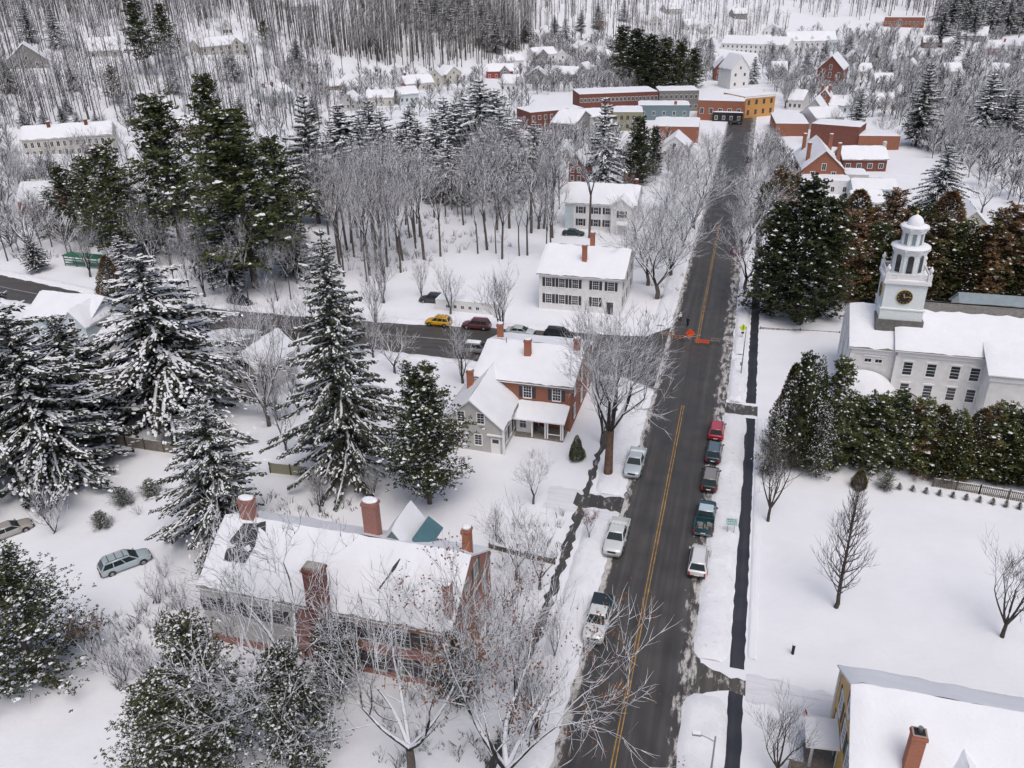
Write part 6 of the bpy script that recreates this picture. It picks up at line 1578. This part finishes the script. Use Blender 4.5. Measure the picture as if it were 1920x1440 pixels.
for i, (x, y, tp) in enumerate(((790, 55, -15), (820, 60, -20), (850, 65, -10), (880, 62, -12), (905, 85, 5), (930, 100, 20), (955, 90, 30), (985, 80, 25), (1040, 70, 28), (1060, 72, 32), (1090, 60, 18), (1120, 55, 5), (1170, 40, 0), (1780, 60, -15), (1810, 55, -20), (1840, 48, -20), (1870, 44, -25), (1760, 88, 15), (1790, 105, 55), (1735, 130, 90), (1710, 122, 92), (1690, 118, 95), (1900, 40, -30), (765, 40, -20), (805, 35, -30), (835, 45, -25), (865, 40, -30), (895, 45, -20), (920, 65, 0), (945, 60, 5), (845, 75, 0), (1795, 40, -30), (1825, 35, -35), (1855, 60, -10), (1885, 65, -5), (1915, 62, -8), (1770, 40, -30), (1820, 75, 5))):
    tree('spruce_tree', 'spruce_dark' if i % 3 else 'spruce0', (x, y), tp, 'dark conifer standing along the upper edge of the far woods', gT, 1.2, parts=False)
gR = 'bare street trees on the left of the street'
for i, (x, y, tp, k) in enumerate(((1232, 560, 395, 'broad0'), (1205, 500, 400, 'broad1'), (1258, 520, 380, 'broad2'), (1280, 470, 330, 'vase0'), (1300, 430, 300, 'broad0'), (1315, 390, 280, 'broad1'), (1325, 350, 262, 'vase1'), (1290, 360, 270, 'broad2'), (1250, 400, 300, 'broad1'), (1330, 310, 240, 'broad0'), (1225, 470, 350, 'vase2'), (1215, 535, 400, 'broad1'), (1245, 485, 360, 'broad0'), (1270, 435, 320, 'broad2'), (1262, 375, 280, 'vase1'), (1308, 335, 250, 'broad1'), (1335, 290, 232, 'broad2'), (1275, 340, 270, 'broad0'), (1190, 450, 350, 'broad2'))):
    tree('bare_tree', k, (x, y), tp, 'snow dusted bare tree in the row left of the upper street', gR, 1.25)
gR2 = 'bare street trees on the right of the street'
for i, (x, y, tp, k) in enumerate(((1396, 545, 385, 'broad2'), (1390, 480, 360, 'vase0'), (1412, 430, 320, 'broad0'), (1425, 390, 300, 'broad1'), (1415, 350, 265, 'vase2'), (1425, 320, 240, 'broad2'), (1440, 300, 228, 'broad0'), (1450, 340, 270, 'vase1'), (1400, 400, 305, 'broad1'), (1405, 460, 345, 'broad0'), (1408, 365, 285, 'broad2'), (1418, 300, 228, 'broad1'), (1455, 375, 300, 'broad2'), (1432, 345, 272, 'broad0'))):
    tree('bare_tree', k, (x, y), tp, 'snow dusted bare tree in the row right of the upper street', gR2, 1.1)
tree('bare_tree', 'wood0', (1105, 447), 225, 'tall bare tree whose thick stem crosses the white house with the blue end', wide=1.15)
for x, y, tp, k, lb in ((1840, 400, 320, 'broad1', 'wide bare tree right of the snow flecked spruce'), (1860, 320, 265, 'broad2', 'bare tree by the bridge rail at the far right'), (1500, 165, 110, 'broad0', 'bare tree before the dark brick hall'), (1560, 195, 150, 'broad1', 'bare tree right of the dark brick hall'), (1470, 185, 120, 'broad2', 'bare tree right of the orange building'), (1620, 120, 55, 'broad0', 'tall bare tree beside the white inn end bay'), (1700, 180, 120, 'broad1', 'bare tree on the far common'), (1655, 265, 200, 'broad2', 'bare tree behind the brown brick end section'), (1780, 285, 200, 'broad0', 'white bare tree between the right hand spruces'), (1560, 250, 190, 'vase0', 'bare tree behind the tall brick middle section'),
        (720, 570, 420, 'vase1', 'pale bare tree left of the lot with the dark grey car'), (790, 560, 470, 'vase2', 'bare tree standing over the dark grey car'), (845, 590, 480, 'vase0', 'thin bare tree right of the yellow car'), (705, 620, 480, 'vase2', 'bare tree beside the tallest spruce'), (1010, 430, 300, 'broad0', 'bare tree left of the white house with the blue end'), (735, 195, 120, 'broad1', 'dark bare tree behind the light blue house'), (60, 480, 330, 'broad2', 'bare tree before the dark red house'), (20, 420, 250, 'broad0', 'bare tree at the left edge beside the terrace'), (170, 520, 400, 'vase1', 'bare tree beside the dark green shelter')):
    tree('bare_tree', k, (x, y), tp, lb, None, 1.0)
tree('shrub', 'cedar_brown1', (215, 560), 480, 'rust brown cedar beside the dark green shelter', wide=1.1, cat='tree')

gL = 'dark spruces low among the left houses and pines'
for i, (x, y, tp) in enumerate(((50, 238, 200), (85, 240, 205), (120, 236, 198), (150, 246, 210), (185, 250, 212), (130, 215, 180), (300, 250, 215), (110, 440, 350), (260, 430, 340), (300, 470, 360), (390, 470, 370), (480, 470, 380), (545, 455, 360), (350, 420, 320), (440, 430, 330), (520, 400, 320), (70, 510, 440), (235, 520, 440), (560, 520, 420), (440, 150, 90), (560, 130, 70), (330, 175, 120), (20, 175, 110), (250, 235, 190), (590, 235, 180), (455, 235, 180), (140, 170, 125))):
    tree('spruce_tree', ('spruce_dark', 'spruce0', 'spruce_dark', 'spruce2')[i % 4], (x, y), tp, 'low dark spruce among the houses and pines at the left', gL, 1.4)
for x, y, tp, lb in ((790, 360, 305, 'rust leaved young beech at the foot of the spruce belt'), (945, 365, 315, 'rust leaved young beech below the right end of the spruce belt'), (1178, 365, 320, 'rust leaved beech beside the dark round pine'), (500, 745, 665, 'rust leaved beech before the pale grey barn'), (1660, 130, 100, 'rust leaved tree on the far right common'), (1130, 75, 35, 'tall rust leaved tree at the far end of the town')):
    tree('beech_tree', 'beech', (x, y), tp, lb)
for x, y, tp, k, lb in ((1012, 1105, 975, 'broad0', 'twiggy tree beside the left pavement above the low garden wall'), (948, 1255, 1100, 'broad2', 'twiggy tree close to the front corner of the long brick building'), (1040, 1235, 1120, 'vase1', 'snowy young tree between the pavement and the left snow bank'), (1005, 1390, 1190, 'vase0', 'slim young tree behind the broad oak'), (930, 1015, 930, 'vase2', 'twiggy young tree behind the low garden wall')):
    tree('bare_tree', k, (x, y), tp, lb, None, .95)
for x, y, tp, k, lb in ((255, 650, 545, 'broad1', 'bare tree behind the low roofed garage'), (395, 650, 530, 'vase1', 'tall bare tree at the kerb right of the snowy spruce top'), (415, 720, 600, 'broad2', 'bare tree over the flat snowy shed'), (640, 655, 560, 'vase0', 'bare tree hidden by the tallest spruce top'), (700, 670, 570, 'vase2', 'bare tree at the kerb right of the tallest spruce top'), (350, 625, 510, 'wood0', 'thin bare tree across the street from the snowy spruce'), (520, 620, 500, 'wood1', 'thin bare tree across the street from the barn'), (590, 625, 480, 'wood2', 'thin bare tree across the street left of the tallest spruce'), (485, 650, 570, 'broad0', 'low wide bare tree at the kerb above the barn')):
    tree('bare_tree', k, (x, y), tp, lb, None, 1.2)
gF = 'dark spruces among the far right houses'
for i, (x, y, tp) in enumerate(((1445, 125, 80), (1510, 140, 95), (1545, 115, 75), (1590, 110, 65), (1640, 130, 85), (1665, 165, 115), (1760, 180, 125), (1790, 195, 140), (1690, 205, 160), (1810, 130, 90), (1900, 140, 90), (1860, 215, 150), (1575, 180, 140), (1480, 175, 135), (1330, 105, 70), (1370, 80, 50))):
    tree('spruce_tree', ('spruce_dark', 'spruce0')[i % 2], (x, y), tp, 'dark spruce among the snowy trees of the far right town', gF, 1.3)
for x, y, tp, k, lb in ((455, 640, 520, 'vase2', 'bare tree at the kerb behind the snowy spruce'), (475, 700, 560, 'broad0', 'wide bare tree beside the barn gable'), (560, 660, 530, 'vase0', 'bare tree left of the tallest spruce top'), (560, 780, 650, 'vase1', 'bare tree between the barn and the tallest spruce'), (740, 700, 600, 'broad1', 'bare tree on the snow right of the tallest spruce'), (600, 960, 860, 'vase2', 'thin bare tree behind the rear chimney of the long brick building'), (700, 940, 850, 'vase1', 'thin bare tree right of the rear chimney of the long brick building')):
    tree('bare_tree', k, (x, y), tp, lb, None, 1.1)
# woods: trees one can tell apart, then the far wood beyond them
WR = random.Random(99)
def scatter(n, poly, h, label, group, keys, wide=(.8, 1.2), name='bare_tree', gap=10, parts=True, avoid=()):
    done = []; tries = 0
    xs = [p[0] for p in poly]; ys = [p[1] for p in poly]
    while len(done) < n and tries < n*60:
        tries += 1
        x, y = WR.uniform(min(xs), max(xs)), WR.uniform(min(ys), max(ys)); c = False
        for (x0, y0), (x1, y1) in zip(poly, poly[1:]+poly[:1]):
            if (y0 > y) != (y1 > y) and x < (x1-x0)*(y-y0)/(y1-y0)+x0: c = not c
        if not c or any(a <= x <= b and d <= y <= e for a, b, d, e in avoid): continue
        if any((x-u)**2+((y-v)*1.6)**2 < gap*gap for u, v in done): continue
        done.append((x, y)); p = at(x, y)
        plant(name, WR.choice(keys), p, WR.uniform(*h), label, group, None, WR.uniform(*wide), (WR.uniform(-.04, .04), WR.uniform(-.04, .04)), 'tree', parts)
    return done
wd = ['wood0', 'wood1', 'wood2']
scatter(66, [(600, 450), (700, 390), (1050, 390), (1040, 500), (880, 480), (700, 540), (620, 520)], (14, 26), 'bare tree in the grove between the spruce belt and the cross street', 'bare trees of the grove above the cross street', wd, (1.0, 1.5), gap=15)
scatter(24, [(240, 480), (560, 480), (560, 570), (420, 600), (250, 520)], (11, 17), 'thin bare tree between the pines and the cross street at the left', 'bare trees among the left pines', wd+['vase0'], (.8, 1.1), gap=20)
scatter(36, [(0, 360), (130, 300), (560, 300), (600, 420), (300, 440), (60, 500), (0, 500)], (10, 16), 'bare tree among the red houses and pines at the left', 'bare trees among the left houses', wd+['broad0', 'vase1'], (.9, 1.3), gap=24)
scatter(22, [(0, 60), (480, 40), (640, 150), (640, 260), (470, 260), (240, 230), (0, 250)], (12, 18), 'thin bare tree on the hillside around the left hill houses', 'bare trees on the left hillside', ['wild0', 'wild1', 'wild2'], (.8, 1.3), gap=17, parts=False, avoid=((378, 470, 60, 104), (160, 230, 70, 108), (500, 555, 140, 200)))
scatter(14, [(470, 60), (640, 105), (900, 110), (960, 80), (1000, 100), (930, 145), (800, 140), (640, 150), (540, 150)], (18, 24), 'tall straight bare tree at the front of the hillside wood', 'tall bare trees of the hillside wood', ['wild0', 'wild1', 'wild2'], (.5, .8), gap=9, parts=False)
scatter(16, [(1000, 175), (1120, 110), (1330, 110), (1340, 150), (1160, 175), (1080, 165)], (8, 13), 'small bare tree among the far houses above the shops', 'bare trees among the far houses', ['broad0', 'wild1', 'vase0'], (1.0, 1.5), gap=16, parts=False, avoid=((1150, 1310, 100, 180),))
scatter(30, [(1420, 140), (1440, 100), (1900, 90), (1920, 200), (1690, 230), (1480, 215)], (8, 13), 'snowy bare tree among the far right houses', 'bare trees among the far right houses', ['broad0', 'broad1', 'broad2'], (1.0, 1.4), gap=19, parts=False, avoid=((1525, 1580, 110, 168), (1475, 1570, 60, 100)))
scatter(14, [(1700, 250), (1920, 240), (1920, 320), (1850, 330), (1720, 300)], (9, 14), 'snowy bare tree under the right hand spruces', 'bare trees under the right hand spruces', ['broad0', 'broad1'], (1.0, 1.4), gap=22)
# far wood: one mass of simple stems and crowns
fw = MB(); fr = random.Random(12)
def stem(p, h):
    b = Vector((p.x, p.y, p.z-.5)); t = b+Vector((fr.uniform(-.5, .5), fr.uniform(-.5, .5), h)); r = h*.0125
    fw.tube([b, b.lerp(t, .55), t], [r, r*.7, .03], 3, 0)
    for i in range(13):
        f = fr.uniform(.32, .97); q = b.lerp(t, f); a = fr.uniform(0, 6.28); L = h*.22*(1.1-f)*fr.uniform(.7, 1.5)+.6
        e = q+Vector((math.cos(a)*L, math.sin(a)*L, L*fr.uniform(.5, 1.4)))
        fw.tube([q, q.lerp(e, .5)+Vector((fr.uniform(-.2, .2), fr.uniform(-.2, .2), .1)), e], [.06, .045, .02], 3, 1)
AVOID = [(o.location.x, o.location.y, 4+o['front']*.5) for o in bpy.data.objects if 'front' in o]
def crown_tree(p, h):
    b = Vector((p.x, p.y, p.z-.4)); t = b+Vector((fr.uniform(-.5, .5), fr.uniform(-.5, .5), h*.8)); r = h*.013
    fw.tube([b, b.lerp(t, .4), t], [r, r*.75, .05], 3, 0)
    for i in range(22):
        f = fr.uniform(.25, .95); q = b.lerp(t, f); a = fr.uniform(0, 6.28); L = h*.42*(1.15-f)*fr.uniform(.7, 1.3)+.8; el = fr.uniform(.35, 1.1)+f*.4
        d = Vector((math.cos(a)*math.cos(el), math.sin(a)*math.cos(el), math.sin(el))); e = q+d*L
        fw.tube([q, q.lerp(e, .5), e], [.10, .075, .035], 3, 1)
        for k in range(2):
            g_ = q.lerp(e, fr.uniform(.35, .8)); a2 = a+fr.uniform(-1.1, 1.1)
            fw.tube([g_, g_+Vector((math.cos(a2)*.6, math.sin(a2)*.6, .6))*L*.5], [.06, .03], 3, 1)
def wood(n, poly, h, make=None):
    xs = [p[0] for p in poly]; ys = [p[1] for p in poly]; k = 0
    while k < n:
        x, y = fr.uniform(min(xs), max(xs)), fr.uniform(min(ys), max(ys)); c = False
        for (x0, y0), (x1, y1) in zip(poly, poly[1:]+poly[:1]):
            if (y0 > y) != (y1 > y) and x < (x1-x0)*(y-y0)/(y1-y0)+x0: c = not c
        k += 1
        if not c: continue
        p = at(x, y)
        if all((p.x-a)**2+(p.y-b-4)**2 > r*r for a, b, r in AVOID): (make or stem)(p, fr.uniform(*h))
wood(1900, [(470, -60), (470, 60), (640, 112), (800, 135), (930, 122), (1000, 90), (1000, -60)], (17, 24))
wood(1500, [(-40, -60), (480, -60), (480, 40), (-40, 60)], (12, 18))
wood(1150, [(-40, 60), (480, 40), (620, 120), (640, 240), (440, 250), (230, 230), (-40, 245)], (9, 16))
wood(1100, [(1000, -60), (1000, 60), (1140, 75), (1420, 25), (1640, 40), (1640, -60)], (12, 18))
wood(900, [(1640, -60), (1640, 25), (1760, 60), (1960, 75), (1960, -60)], (14, 20))
wood(520, [(1160, 60), (1180, 100), (1350, 90), (1480, 55), (1440, 30)], (8, 13))
wood(950, [(1420, 130), (1430, 70), (1900, 60), (1960, 230), (1700, 240), (1470, 200)], (7, 12), crown_tree)
wood(420, [(540, 130), (700, 150), (960, 130), (1000, 180), (980, 260), (640, 210), (480, 230)], (6, 10), crown_tree)
wood(800, [(980, 180), (1000, 80), (1330, 90), (1340, 150), (1160, 178)], (6, 11), crown_tree)
wood(240, [(1690, 240), (1930, 230), (1930, 400), (1800, 330), (1700, 270)], (7, 11), crown_tree)
wood(240, [(0, 230), (240, 250), (560, 250), (600, 420), (300, 450), (60, 500), (-30, 480)], (7, 13), crown_tree)
wood(170, [(560, 280), (1050, 300), (1050, 420), (700, 400), (600, 430)], (9, 14), crown_tree)
wood(160, [(1000, 330), (1060, 250), (1300, 270), (1320, 300), (1220, 350)], (6, 9), crown_tree)
wood(150, [(1440, 260), (1500, 330), (1480, 400), (1420, 300)], (4, 7), crown_tree)
tag(fw.build('distant_wood', ['trunk', 'bark_thin']), 'mass of bare trees covering the far hillsides', 'wood', None, 'stuff')
# brush and saplings under the woods, too many to count
fw = MB(); fr = random.Random(31)
def brush(p, h):
    for i in range(fr.randint(5, 8)):
        a = fr.uniform(0, 6.28); s = fr.uniform(.2, .6)*h; b = Vector((p.x+fr.uniform(-.4, .4), p.y+fr.uniform(-.4, .4), p.z-.1))
        e = b+Vector((math.cos(a)*s, math.sin(a)*s, h*fr.uniform(.6, 1.1))); m = b.lerp(e, .55)+Vector((0, 0, h*.12))
        fw.tube([b, m, e], [.05, .035, .02], 3, i % 2)
def undergrowth(n, poly, h):
    xs = [p[0] for p in poly]; ys = [p[1] for p in poly]
    for _ in range(n):
        x, y = fr.uniform(min(xs), max(xs)), fr.uniform(min(ys), max(ys)); c = False
        for (x0, y0), (x1, y1) in zip(poly, poly[1:]+poly[:1]):
            if (y0 > y) != (y1 > y) and x < (x1-x0)*(y-y0)/(y1-y0)+x0: c = not c
        if not c: continue
        p = at(x, y)
        if mnoise.noise(Vector((p.x*.06, p.y*.06, 3))) < -.12: continue
        if all((p.x-a)**2+(p.y-b-4)**2 > r*r for a, b, r in AVOID): brush(p, fr.uniform(*h))
undergrowth(450, [(600, 440), (700, 360), (1050, 360), (1040, 480), (880, 470), (700, 530), (620, 510)], (.8, 2.2))
undergrowth(700, [(0, 340), (130, 300), (560, 280), (600, 420), (560, 560), (420, 590), (260, 500), (60, 500), (0, 500)], (.8, 2.4))
undergrowth(1300, [(-20, 0), (480, 0), (640, 110), (900, 130), (900, 150), (640, 260), (440, 260), (230, 240), (-20, 250)], (1, 3))
undergrowth(800, [(960, 175), (1000, 60), (1480, 40), (1920, 60), (1920, 240), (1700, 260), (1480, 200), (1340, 150), (1160, 178)], (1, 3))
undergrowth(150, [(140, 1180), (330, 1110), (400, 1190), (340, 1330), (230, 1310)], (.8, 2.2))
undergrowth(80, [(620, 1300), (900, 1300), (1000, 1440), (600, 1440)], (.5, 1.5))
undergrowth(70, [(930, 1000), (1060, 960), (1030, 1180), (960, 1320), (900, 1250)], (.5, 1.4))
undergrowth(60, [(500, 880), (700, 940), (640, 990), (480, 960)], (.6, 1.5))
undergrowth(160, [(1210, 600), (1230, 480), (1330, 280), (1350, 280), (1290, 500), (1240, 600)], (.5, 1.2))
undergrowth(120, [(1380, 560), (1400, 300), (1440, 290), (1420, 560)], (.5, 1.4))
tag(fw.build('undergrowth', ['bark', 'bark_thin']), 'bare brush and saplings under the woods', 'brush', None, 'stuff')
